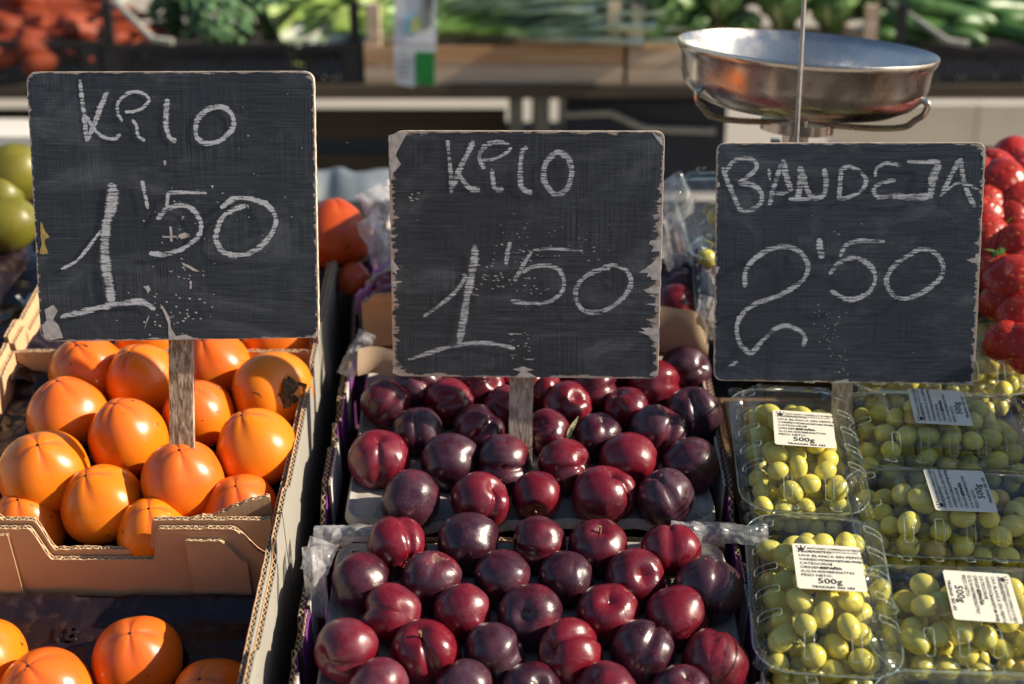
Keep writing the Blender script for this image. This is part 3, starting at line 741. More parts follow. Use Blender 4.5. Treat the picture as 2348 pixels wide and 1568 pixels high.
m = MB(); m.grid(lambda p, q: (.016*(q-.5)*2+.002*math.sin(p*3), (p-.5)*.006*math.sin(math.pi*(.1+.85*q)), .003*math.sin(q*4)+.002*abs(p-.5)), 5, 10)
me_ = m.mesh('dry_leaf', simple('dry_leaf_blade', (.34, .31, .16), .6, .7, 260, .3), True, 0); me_.update()
tag(obj('dry_leaf', me_, None, M_st(at(1312, 985, .006), R(62)) @ Matrix.Rotation(R(-32), 4, 'Y')), 'narrow striped dry leaf stuck between two plums below the middle board', 'leaf')
def tray(lab, x0, x1, y0, y1, h0, cups, curl=.012):
    cups2 = cups
    def fn(x, y):
        e = min(x-x0, x1-x, y-y0, y1-y); z = 0
        for cx, cy2, r in cups2:
            d2 = ((x-cx)**2+(y-cy2)**2)/(r*r)
            if d2 < 1.6: z -= .013*math.exp(-d2/.55)
        z += .004*(1-smooth_step(e, .002, .012)) - .010*(1-smooth_step(e, 0, .0035))
        z += .0015*noise.noise((x*25, y*25, y0))+.003*noise.noise((x*7, y*7, y0))
        return z
    mb = MB(); nx, ny = 200, 150
    def cr(x, y):                                       # rounded corners
        rc = .022; dx = max(0, rc-(x-x0), rc-(x1-x)); dy = max(0, rc-(y-y0), rc-(y1-y))
        d = math.hypot(dx, dy)
        if dx > 0 and dy > 0 and d > 1e-6:
            m_ = max(dx, dy); f_ = m_/d; sx_ = 1 if x < (x0+x1)/2 else -1; sy_ = 1 if y < (y0+y1)/2 else -1
            bx = (x0+rc if sx_ > 0 else x1-rc); by = (y0+rc if sy_ > 0 else y1-rc)
            return bx-sx_*dx*f_, by-sy_*dy*f_
        return x, y
    def G(a, b):
        x, y = x0+(x1-x0)*a, y0+(y1-y0)*b; z = fn(x, y); X, Y = cr(x, y); return (X, Y, z)
    mb.grid(G, nx, ny); n = len(mb.v)
    mb.add([(p[0], p[1], p[2]-.0025) for p in mb.v], [q[::-1] for q in mb.f])
    per = [i for i in range(nx)]+[j*nx+nx-1 for j in range(1, ny)]+[(ny-1)*nx+i for i in range(nx-2, -1, -1)]+[j*nx for j in range(ny-2, 0, -1)]
    for k in range(len(per)):
        a, b = per[k], per[(k+1) % len(per)]; mb.f.append((a, a+n, b+n, b)); mb.m.append(0)
    return tag(obj('pulp_tray', mb.mesh('pulp_tray', PULP, True, 60), None, M_st((0, 0, h0))), lab, 'tray', 'grey pulp trays')
t1 = tray('grey pulp tray under the front plums, nearest the viewer', -.184, .222, -.386, -.056, HP-.0205, cf)
t2 = tray('grey pulp tray under the plums below the middle board', -.181, .221, -.026, .285, HP-.0205, cb)
t3 = tray('tan pulp tray of the rear plum box behind the middle board', -.181, .221, .316, .61, -.006, cr3)
for (tr, u, v, s_) in ((t1, 800, 1252, .022), (t2, 1618, 1185, .02)):
    q = at(u, v, HP-.0205); obj('embossed_number', text_mesh('52', s_, PULP, 'embossed_number', .0002, .0005, 1, 'CENTER'), tr, T(q.x, q.y-.006, .001) @ Matrix.Rotation(math.pi if tr is t1 else .1, 4, 'Z'))
# front wall of the rear tray curling up, seen each side of the middle board
def curl(u0, u1, v, lab, h, tall):
    a, b = at(u0, v, h), at(u1, v, h); L = (b-a).length
    mb = MB()
    mb.grid(lambda p, q: (p*L, .02*q*q+.006*math.sin(p*5), tall*q-.022*max(0, (p-.82)/.18)**2*q), 30, 12)
    n = len(mb.v); mb.add([(x, y+.004, z-.001) for x, y, z in mb.v], [q[::-1] for q in mb.f])
    return tag(obj('tray_end', mb.mesh('tray_end', PULP2, True, 50), None, MS @ T(a.x, a.y, h)), lab, 'tray end', 'turned up tray ends')
PULP2 = mat_card('tan_pulp', (.40, .29, .20))
curl(820, 930, 862, 'turned up tan card end left of the middle board', -.01, .024)
curl(1430, 1622, 812, 'curved tan card end with pale creases right of the middle board', .0, .052)
wall_b = thing('card_divider', M_st(at(900, 790, -.02)), 'plain tan card divider leaning left of the middle board', 'card')
wall_panel('card_sheet', .16, lambda x: .075+jag(x, 3)-.012*smooth_step(x, -.06, -.078), .0, .005, [CARD, CARD, FLUTE], wall_b, T(.045, .0, 0))
# plastic wrap between the boxes
FG = 'crumpled clear wrap between the plum boxes'
for (u, v, h, sx, sy, rz, tx, lab) in (
  (733,1276,-.014,.032,.034,-20,30,'crumpled clear wrap at the left end of the gap between the plum boxes'),
  (724,1335,-.012,.022,.075,6,70,'strip of clear wrap hanging inside the left rim of the nearest plum box'),
  (830,1224,-.016,.10,.022,2,20,'clear wrap in the gap behind the nearest plum box, left half'),
  (1650,1222,-.016,.10,.024,-4,20,'clear wrap in the gap behind the nearest plum box, right half'),
  (818,812,.000,.026,.060,-35,40,'white crumpled wrap left of the middle board above the plums'),
  (1626,728,.040,.034,.050,-25,60,'white crumpled wrap right of the middle board beside the tan tray end'),
  (866,560,.045,.050,.085,60,72,'grey wrap standing behind the left edge of the middle board'),
  (872,468,.060,.060,.050,50,60,'bright white wrap at the back left of the middle board'),
  (1536,560,.060,.060,.100,60,70,'pinkish grey wrap standing right of the middle board'),
  (1540,462,.080,.075,.060,50,60,'bright white wrap at the back right of the middle board')):
    crumple('plastic_wrap', FILM, M_st(at(u, v, h), R(rz)) @ Matrix.Rotation(R(tx), 4, 'X'), lab, 'plastic wrap', FG, sx, sy, .22*min(sx, sy), u*.01, 40, 40, lambda x, y, sx=sx, sy=sy: .35*min(sx, sy)*math.cos(math.pi*x/sx)*math.cos(math.pi*y/sy), 1.7/min(sx, sy))
# printed pink and purple flaps of the rear plum box, left of the middle board
fb = thing('printed_flap', M_st(at(850, 700, .01)), 'pink and white printed card flap left of the middle board', 'card flap')
for k, (u, v, mt) in enumerate(((842,672,CARDK),(858,690,CARDW),(872,640,CARDW),(880,622,CARDK),(865,648,CARD))):
    q = at(u, v, .02)-at(850, 700, .01)
    wall_panel('printed_strip', .045, lambda x, k=k: .03+jag(x, k)*3, 0, .004, [mt, mt, FLUTE], fb, T(q.x, q.y, -.01) @ Matrix.Rotation(R(58), 4, 'Z'), 24)
#
fb2 = thing('printed_flap', M_st(at(1612, 640, .01)), 'purple and white printed card flap beside the board of the grapes', 'card flap')
for k, (u, v, mt) in enumerate(((1604,655,CARDP),(1622,690,CARDW),(1630,690,CARDP))):
    q = at(u, v, .02)-at(1612, 640, .01)
    wall_panel('printed_strip', .05, lambda x, k=k: .06+jag(x, k)*3, 0, .004, [mt, mt, FLUTE], fb2, T(q.x, q.y, -.01) @ Matrix.Rotation(R(100), 4, 'Z'), 24)


# ------------------------------------------------------------------ clear punnets with grapes
PW, PL, PR = .134, .212, .034
def rr(w_, l_, r, z, n=9, wob=0.0):
    pts = []; r = min(r, w_/2-.001, l_/2-.001)
    for (cx, cy2, a0) in ((w_/2-r, l_/2-r, 0), (-w_/2+r, l_/2-r, 90), (-w_/2+r, -l_/2+r, 180), (w_/2-r, -l_/2+r, 270)):
        for k in range(n+1):
            a = R(a0+90*k/n); q = r*(1+wob*math.sin(k/n*math.pi*8))
            pts.append((cx+q*math.cos(a), cy2+q*math.sin(a), z))
    return pts
def resample(ring, step=.006):
    out = []
    n = len(ring)
    for i in range(n):
        a = Vector(ring[i]); b = Vector(ring[(i+1) % n]); k = max(1, int((b-a).length/step))
        for j in range(k): out.append(tuple(a+(b-a)*j/k))
    return out
def lid_mesh():
    mb = MB()
    prof = [(0, .0, .034), (0, .0022, .034), (.004, .0026, .033), (.005, .0048, .032), (.008, .0052, .031), (.0095, .0085, .031), (.0125, .0088, .030), (.0135, .0135, .030),
            (.016, .0185, .030), (.021, .0235, .030), (.028, .0272, .029), (.036, .0292, .028), (.043, .0300, .026), (.0455, .0288, .025), (.048, .0284, .024)]
    rs = []
    base_ = resample(rr(PW, PL, .034, 0))
    for (ins, z, r) in prof:
        ring = []
        for (x, y, _) in base_:                        # inset along the rounded rectangle's own normal
            cx = max(-(PW/2-.034), min(PW/2-.034, x)); cy2 = max(-(PL/2-.034), min(PL/2-.034, y))
            d = Vector((x-cx, y-cy2)); L = d.length; k = max(L-ins, .004 if ins < .034 else .0015)
            # inner core shrinks when the inset passes the corner radius
            sh = max(0, ins-.030)
            cx -= math.copysign(min(abs(cx), sh), cx); cy2 -= math.copysign(min(abs(cy2), sh), cy2)
            dn = d/L
            q = min(L-ins, 1) if ins < .030 else .004
            ang = math.atan2(dn.y, dn.x)
            wave = 0
            if .012 < ins < .034 and abs(abs(math.sin(2*ang))) > .25: wave = .0011*math.sin(ang*44)
            zz = z+.0006*noise.noise((x*30, y*30, z*40))+wave
            ring.append((cx+dn.x*q, cy2+dn.y*q, zz))
        rs.append(ring)
    mb.rings(rs, 0, False, True)
    return mb.mesh('lid', CLEAR, True, 65)
def base_mesh():
    mb = MB(); rs = []
    base_ = resample(rr(PW, PL, .034, 0), .008)
    for (ins, z) in ((0, -.0004), (.006, -.0015), (.008, -.006), (.011, -.007), (.013, -.018), (.016, -.030), (.020, -.044), (.024, -.052), (.029, -.055)):
        ring = []
        for (x, y, _) in base_:
            cx = max(-(PW/2-.034), min(PW/2-.034, x)); cy2 = max(-(PL/2-.034), min(PL/2-.034, y))
            d = Vector((x-cx, y-cy2)); dn = d.normalized(); rib_ = .0012*math.sin((x+y)*420) if -.045 < z < -.008 else 0
            ring.append((cx+dn.x*(d.length-ins+rib_), cy2+dn.y*(d.length-ins+rib_), z))
        rs.append(ring)
    mb.rings(rs, 0, False, True)
    return mb.mesh('base_tray', CLEAR, True, 65)
def slot_mesh(a=.0042, r=.00055):
    mb = MB(); P = []
    # outline of a vent on the lid's rounded shoulder: x across, y outwards
    prof = [(-.0125, .0296), (-.017, .0281), (-.022, .0258), (-.027, .0220), (-.030, .0178)]
    L = [(-a, y, z) for y, z in prof]; Rr = [(a, y, z) for y, z in prof[::-1]]
    mb.tube(L+[(-a*.6, -.0312, .0160), (a*.6, -.0312, .0160)]+Rr+[(a*.6, -.0112, .0302), (-a*.6, -.0112, .0302)], r, 6, 0, True)
    return mb.mesh('vent_slot', RIB, True, 0)
def button_mesh():
    mb = MB(); mb.lathe([(.0095, .0), (.0092, .0028), (.0075, .0034), (.0062, .0022), (.0045, .0014), (.0030, .0030), (.0001, .0034)], 20); return mb.mesh('corner_button', CLEAR, True, 0)
LIDM, BASEM, SLOTM, BUTM = lid_mesh(), base_mesh(), slot_mesh(), button_mesh()
def bead_mesh():
    mb = MB(); b = resample(rr(PW+.001, PL+.001, .0345, .0016), .006); mb.tube(b, .0009, 6, 0, True); return mb.mesh('rim_bead', RIB, True, 0)
BEADM = bead_mesh()
SW, SH = .0640, .0610
def sticker_meshes():
    mb = MB(); ring = rr(SW, SH, .003, 0, 4)
    mb.rings([[(x, y, 0) for x, y, z in ring], [(x, y, .0003) for x, y, z in ring]], 0, True, True); s = mb.mesh('sticker', STICKER, True, 30)
    lines = [('ANTONIO CARRILLO E HIJOS S.A.', .0038, .00004, 1.02, -.0185, .0232), ('PRODUCTO:', .0047, .00003, 1.2, -.0270, .0182), ('UVA BLANCA SIN PEPITA', .0046, .00003, 1.18, -.0270, .0127),
        ('VARIEDAD:', .0046, .00003, 1.15, -.0270, .0074), ('ANA7(ITUM FIVE)', .0038, .0001, 1.18, -.0030, .0074), ('CATEGORIA:', .0046, .00003, 1.15, -.0270, .0021), ('I', .0046, .0002, 1.2, .0020, .0021),
        ('ORIGEN:', .0046, .00003, 1.15, -.0270, -.0032), ('ESPA\u00d1A', .0046, .0002, 1.2, -.0080, -.0032), ('G.G.N:4059883067743', .0046, .00003, 1.15, -.0270, -.0085), ('PESO NETO:', .0046, .00003, 1.15, -.0270, -.0138),
        ('500g', .0098, .00012, 1.2, -.0125, -.0225), ('TRAZA:01 363 153', .0038, .00012, 1.3, -.0185, -.0285)]
    V = []; F = []
    for body, size, bold, sx, x, y in lines:
        me = text_mesh(body, size, INK, 'tmp', bold, 0, sx); b = len(V)
        V += [(v_.co.x+x, v_.co.y+y, .0006) for v_ in me.vertices]; F += [tuple(i+b for i in q.vertices) for q in me.polygons]; bpy.data.meshes.remove(me)
    p = MB(); p.add(V, F)
    # the small crown mark, the rule and the fine line of small print
    cx, cy2 = -.0237, .0242
    p.add([(cx-.0026, cy2-.0025, .0006), (cx+.0026, cy2-.0025, .0006), (cx+.0040, cy2+.0020, .0006), (cx+.0017, cy2-.0002, .0006), (cx, cy2+.0027, .0006), (cx-.0017, cy2-.0002, .0006), (cx-.0040, cy2+.0020, .0006)], [(0, 1, 2, 3, 4, 5, 6)])
    for dx, dy in ((-.0040, .0026), (0, .0033), (.0040, .0026)): p.box((cx+dx, cy2+dy, .0006), (.0013, .0013, .0001))
    p.box((.0, .0199, .0006), (.058, .00025, .0001))
    me = text_mesh('ABARAN | MURCIA | C.I.F. A-30060634 | R.G.S. 21.1.152/MU', .0019, INK, 'tmp', .0, 0, 1.0)
    p.add([(v_.co.x-.0185, v_.co.y+.0206, .0006) for v_ in me.vertices], [tuple(q.vertices) for q in me.polygons]); bpy.data.meshes.remove(me)
    return s, p.mesh('print', INK, False)
STKM, PRTM = sticker_meshes()
def grape_mesh(k):
    mb = MB(); rs = []
    for i in range(15):
        t_ = math.pi*i/14; e = [1.42, 1.08, 1.25][k]
        rs.append([(.0102*max(math.sin(t_), .002)*math.cos(2*math.pi*j/20)*(1+.02*math.sin(3*j+k)*math.sin(t_)), .0104*max(math.sin(t_), .002)*math.sin(2*math.pi*j/20), .0100*e*math.cos(t_)) for j in range(20)])
    mb.rings(rs, 0, True, True); return mb.mesh('grape', GRAPE, True, 0)
GM = [grape_mesh(k) for k in range(3)]
low_v, low_f = [], []
rnd = random.Random(5)
NG = [0]
def punnet(p, rz, label, glabel, extra=True, n_top=38, sticker=True, tilt=None):
    M = M_st(p, rz)
    if tilt is not None: M = M @ tilt
    t = thing('grape_punnet', M, label, 'punnet', 'clear punnets of white grapes')
    obj('base_tray', BASEM, t); lid = obj('lid', LIDM, t, T(0, 0, .0004)); obj('rim_bead', BEADM, t)
    for sx in (-1, 1):
        for sy in (-1, 1): obj('corner_button', BUTM, t, T(sx*(PW/2-.0085), sy*(PL/2-.0085), .0005))
    for sgn in (-1, 1):                                  # vents: five on each long side, two on each short side
        for k in range(5):
            y = (k-2)*.030
            obj('vent_slot', SLOTM, lid, T(sgn*(PW/2-.0345), y, .0004) @ Matrix.Rotation(math.pi/2*sgn, 4, 'Z') @ T(0, .0, 0))
        for k in (-.5, .5):
            obj('vent_slot', SLOTM, lid, T(k*.042, sgn*(PL/2-.0345), .0004) @ Matrix.Rotation(0 if sgn < 0 else math.pi, 4, 'Z'))
    if sticker:
        s = obj('sticker', STKM, t, T(.004+rnd.uniform(-.003, .003), -.002+rnd.uniform(-.004, .006), .0309) @ Matrix.Rotation(R(rnd.uniform(-4, 2)), 4, 'Z')); obj('print', PRTM, s)
    # grapes: a heaped upper layer, each its own thing, over a hidden lower layer
    pts = []
    tries = 0
    while len(pts) < n_top and tries < 9000:
        tries += 1
        x = rnd.uniform(-PW/2+.024, PW/2-.024); y = rnd.uniform(-PL/2+.024, PL/2-.024)
        dome = 1-smooth_step(max(abs(x)/(PW/2-.024), abs(y)/(PL/2-.024)), .55, 1.0)
        z = -.016+.028*dome+rnd.uniform(-.009, .006)
        z = min(z, .0155)
        if all((x-a)**2+(y-b)**2+(z-c)**2 > .0205**2 for a, b, c in pts): pts.append((x, y, z))
    for x, y, z in pts:
        ax = Vector((rnd.uniform(-1, 1), rnd.uniform(-1, 1), rnd.uniform(-.5, .5)))
        Mg = M @ T(x, y, z) @ ax.to_track_quat('Z', 'Y').to_matrix().to_4x4() @ Matrix.Scale(rnd.uniform(.92, 1.14), 4)
        br = rnd.random() < .05
        kk = rnd.randrange(3); gy = rnd.uniform(0, .6); o = obj('grape', GM[kk], None, Mg, (rnd.uniform(.5, .8) if br else rnd.uniform(0, .12), gy, rnd.random(), 1))
        shp = ['long', 'round', 'oval'][kk]; tone = 'brownish' if br else 'yellow' if gy > .4 else 'greenish' if gy < .2 else 'pale'
        W2 = Matrix.Rotation(rz, 3, 'Z') @ Vector((x, y, 0)); hx, hy = (PW/2, PL/2) if abs(math.sin(rz)) < .5 else (PL/2, PW/2)
        cell = ['near', 'middle', 'far'][int(min(2, max(0, (W2.y/hy+.75)*2)))]+' '+['left', 'centre', 'right'][int(min(2, max(0, (W2.x/hx+.75)*2)))]
        tag(o, f'{shp} {tone} grape, {cell} part of the '+glabel.split(' in the ')[1], 'grape', 'grapes in '+label); NG[0] += 1
    for i in range(6 if n_top > 13 else 0):
        for j in range(10):
            x = -PW/2+.030+(PW-.06)*i/5+rnd.uniform(-.004, .004); y = -PL/2+.030+(PL-.06)*j/9+rnd.uniform(-.004, .004); z = -.038+rnd.uniform(-.006, .004)
            Q = M @ Vector((x, y, z)); b = len(low_v)
            for a in range(5):
                t_ = math.pi*a/4
                for k in range(8): low_v.append((Q.x+.0098*max(.02, math.sin(t_))*math.cos(k*math.pi/4), Q.y+.0098*max(.02, math.sin(t_))*math.sin(k*math.pi/4), Q.z+.011*math.cos(t_)))
            for a in range(4):
                for k in range(8): low_f.append((b+a*8+k, b+a*8+(k+1) % 8, b+(a+1)*8+(k+1) % 8, b+(a+1)*8+k))
    m_ = MB()
    for k in range(5):                                   # stalks between the grapes
        a = Vector((rnd.uniform(-.04, .04), rnd.uniform(-.07, .07), -.02)); pl = [a]
        for q in range(4): a = a+Vector((rnd.uniform(-.012, .012), rnd.uniform(-.012, .012), rnd.uniform(.0, .010))); pl.append(a)
        m_.tube(pl, .0011, 6)
    tag(obj('grape_stalk', m_.mesh('grape_stalk', GSTEM), None, M), 'green stalks inside the '+glabel.split(' in the ')[1], 'stalk', 'grape stalks in the punnets')
    return t
FH = .012
NEARP = [
 ((1880,1357), -5.5, 'upright grape punnet with its label in full sun', 'white grape in the upright punnet with sunlit label', 46),
 ((1826,1030), -4.0, 'upright grape punnet just under the right price board', 'white grape in the upright punnet below the right board', 44),
 ((2190,1180), 86.0, 'crosswise grape punnet with a half shaded label reading upwards', 'white grape in the crosswise punnet with half shaded label', 40),
 ((2152,990), 87.0, 'crosswise grape punnet in the shade under the right end of the board', 'white grape in the shaded punnet under the board end', 38),
 ((2225,1380), -92.0, 'crosswise grape punnet whose sunlit label reads downwards at the right edge', 'white grape in the crosswise punnet with upside down label', 40),
 ((1928,1690), -5.5, 'grape punnet of which only the far rim shows at the bottom edge', 'white grape in the punnet cut off by the bottom edge', 14),
 ((2270,1590), -93.0, 'crosswise grape punnet in the bottom right corner', 'white grape in the bottom right corner punnet', 22)]
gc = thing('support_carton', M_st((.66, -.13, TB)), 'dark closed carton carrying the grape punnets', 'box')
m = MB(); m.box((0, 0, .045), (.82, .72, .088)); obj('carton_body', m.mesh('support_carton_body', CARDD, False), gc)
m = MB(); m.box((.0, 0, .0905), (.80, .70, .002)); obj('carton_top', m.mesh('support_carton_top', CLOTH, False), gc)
for (uv, rz, lab, gl, n) in NEARP:
    q = at(uv[0], uv[1], FH)
    if n == 14: q = Vector((.270, q.y if q.y < -.406 else -.406, FH))       # the rows stand end to end without overlapping
    if uv == (2225,1380): q.y = -.2155
    if uv == (2270,1590): q.y = -.352
    punnet(q, R(rz), lab, gl, n_top=n, sticker=n != 14)
# second row behind, seen in strips round the right board
q = at(2165, 893, FH); punnet(q+Vector((0, .052, .004)), R(88), 'grape punnet peeping out along the bottom edge of the right board', 'white grape in the punnet hidden by the right board', n_top=16, sticker=False)
q = at(2290, 800, FH); punnet(q+Vector((.02, .01, .004)), R(90), 'empty looking grape punnet between the right board and the strawberries', 'white grape in the punnet beside the strawberries', n_top=14, sticker=False)
q = at(1712, 640, .04); punnet(q, R(-4), 'grape punnet standing high at the left edge of the right board', 'white grape in the high punnet left of the right board', n_top=6, sticker=False)
q = at(1668, 500, .085); punnet(q, R(3), 'hindmost grape punnet with bright glare left of the right board', 'white grape in the hindmost punnet', n_top=4, sticker=False)
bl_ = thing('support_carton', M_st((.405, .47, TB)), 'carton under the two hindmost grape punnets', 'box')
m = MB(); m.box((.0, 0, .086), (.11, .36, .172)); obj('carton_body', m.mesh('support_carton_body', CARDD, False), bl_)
lm = bpy.data.meshes.new('grape_underlayer'); lm.from_pydata(low_v, [], low_f); lm.materials.append(GRAPE); lm.polygons.foreach_set('use_smooth', [True]*len(low_f))
tag(obj('grape_underlayer', lm, None, None, (.05, .2, .3, 1)), 'lower layers of white grapes in the clear punnets', 'grapes', None, 'stuff')

# ------------------------------------------------------------------ strawberries at the right edge
def straw_mesh(k):
    mb = MB(); rs = []
    for i in range(23):
        t_ = math.pi*i/22; ring = []
        for j in range(28):
            ph = 2*math.pi*j/28
            r = math.sin(t_)**.9*(1+.38*math.cos(t_)) if 0 < i < 22 else .01
            z = 1.3*math.cos(t_)
            nn = 1+.05*noise.noise((math.cos(ph)*r*1.5+k*7, math.sin(ph)*r*1.5, z*1.5))
            ring.append((.021*r*math.cos(ph)*nn*(1.12 if k == 1 else 1), .021*r*math.sin(ph)*nn, .021*z*nn))
        rs.append(ring)
    mb.rings(rs, 0, True, True); return mb.mesh('strawberry', STRAW, True, 0)
def straw_calyx():
    mb = MB()
    for k in range(8):
        a = k*math.pi/4+.2*math.sin(k*3); c, s = math.cos(a), math.sin(a)
        def fn(p, q):
            l = q*.019; wd = .0045*math.sin(math.pi*min(1, q*.8+.2)); y = (p-.5)*2*wd; z = .026+.004*math.sin(q*2.2+k)-.010*q*q*(k % 3)
            return (l*c-y*s, l*s+y*c, z)
        mb.grid(fn, 4, 6)
    mb.tube([(0, 0, .025), (.001, 0, .034)], .0012, 6); return mb.mesh('calyx', LEAFG, True, 60)
SM = [straw_mesh(k) for k in range(3)]; SCX = straw_calyx()
SB = [(2332,372,34,'topmost strawberry against the pale panel'),(2285,405,40,'strawberry just right of the top corner of the right board'),(2345,425,34,'strawberry at the right edge, below the topmost one'),
 (2300,455,50,'broad glossy strawberry with bright glints on top'),(2345,490,44,'cone shaped strawberry with pale seeds at the right edge'),(2270,500,42,'shaded strawberry beside the right board, upper'),(2318,520,38,'pointed strawberry above the green leaves'),
 (2265,560,36,'dark strawberry in the gap beside the right board'),(2325,590,42,'round seedy strawberry below the green leaves'),(2345,555,30,'small strawberry cut by the right edge beside the leaves'),(2285,632,30,'strawberry low in the dark gap with green calyx'),
 (2330,668,46,'double lobed strawberry low at the right edge'),(2345,635,34,'strawberry behind the double lobed one'),(2345,735,36,'strawberry at the right edge under the double lobed one, above the lowest pair'),(2300,700,30,'strawberry under the double lobed one'),
 (2318,792,34,'lowest strawberry above the punnet rim at the right edge'),(2352,800,34,'strawberry cut by the right edge below all the others'),
 (2375,420,44,'strawberry outside the right edge, upper'),(2385,500,44,'strawberry outside the right edge, middle'),(2390,590,46,'strawberry outside the right edge, lower'),(2390,680,46,'strawberry outside the right edge, lowest'),(2240,430,40,'strawberry hidden by the right board, upper'),(2235,520,40,'strawberry hidden by the right board, lower')]
rnd = random.Random(3)
for i, (u, v, r, lab) in enumerate(SB):
    h = .05+.055*max(0, 1-(v-370)/400)
    p = at(u, v, h); s = 1.55*r/px_m(u, v, h)/.0235
    A = CR*rnd.uniform(-.6, .3)+CU*rnd.uniform(.1, .8)+CT*rnd.uniform(-.9, .5)
    o = obj('strawberry', SM[i % 3], None, tilt_matrix(p, A, rnd.random()*6) @ Matrix.Scale(s, 4), (.5, .5, rnd.random(), 1)); tag(o, lab, 'strawberry', 'strawberries heaped at the right edge')
    if i in (6, 10, 14, 9): obj('calyx', SCX, o)
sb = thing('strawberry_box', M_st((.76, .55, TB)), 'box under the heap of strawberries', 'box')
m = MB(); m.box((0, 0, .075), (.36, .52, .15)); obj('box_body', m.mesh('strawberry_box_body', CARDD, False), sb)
m = MB()
m.grid(lambda a, b: ((a-.5)*.34, (b-.5)*.50, .15+.075*math.sin(math.pi*a)*math.sin(math.pi*min(1, b*1.1+.05))), 20, 20)
obj('leaf_bed', m.mesh('leaf_bed', simple('dark_leaf_bed', (.03, .05, .015), .7, .6, 60, .5), True), sb)

# closed cartons added unseen past the right edge to shade punnets and strawberries
for (x, y, sx, sy, top, lab) in ((.98, .008, .36, .27, .255, 'closed brown carton added outside the frame to shade the crosswise punnets'), (1.10, .58, .40, .50, .215, 'closed brown carton added outside the frame to shade the strawberries')):
    q = thing('shade_carton', M_st((x, y, TB)), lab, 'box', 'shade cartons added past the right edge'); H = top-TB
    m = MB(); m.box((0, 0, H/2), (sx, sy, H-.006)); obj('carton_body', m.mesh('shade_carton_body', CARD, False), q)
    for s_ in (-1, 1):
        m = MB(); m.box((0, s_*sy/4, H), (sx-.002, sy/2-.004, .005)); obj('flap', m.mesh('shade_carton_flap', CARD, False), q)
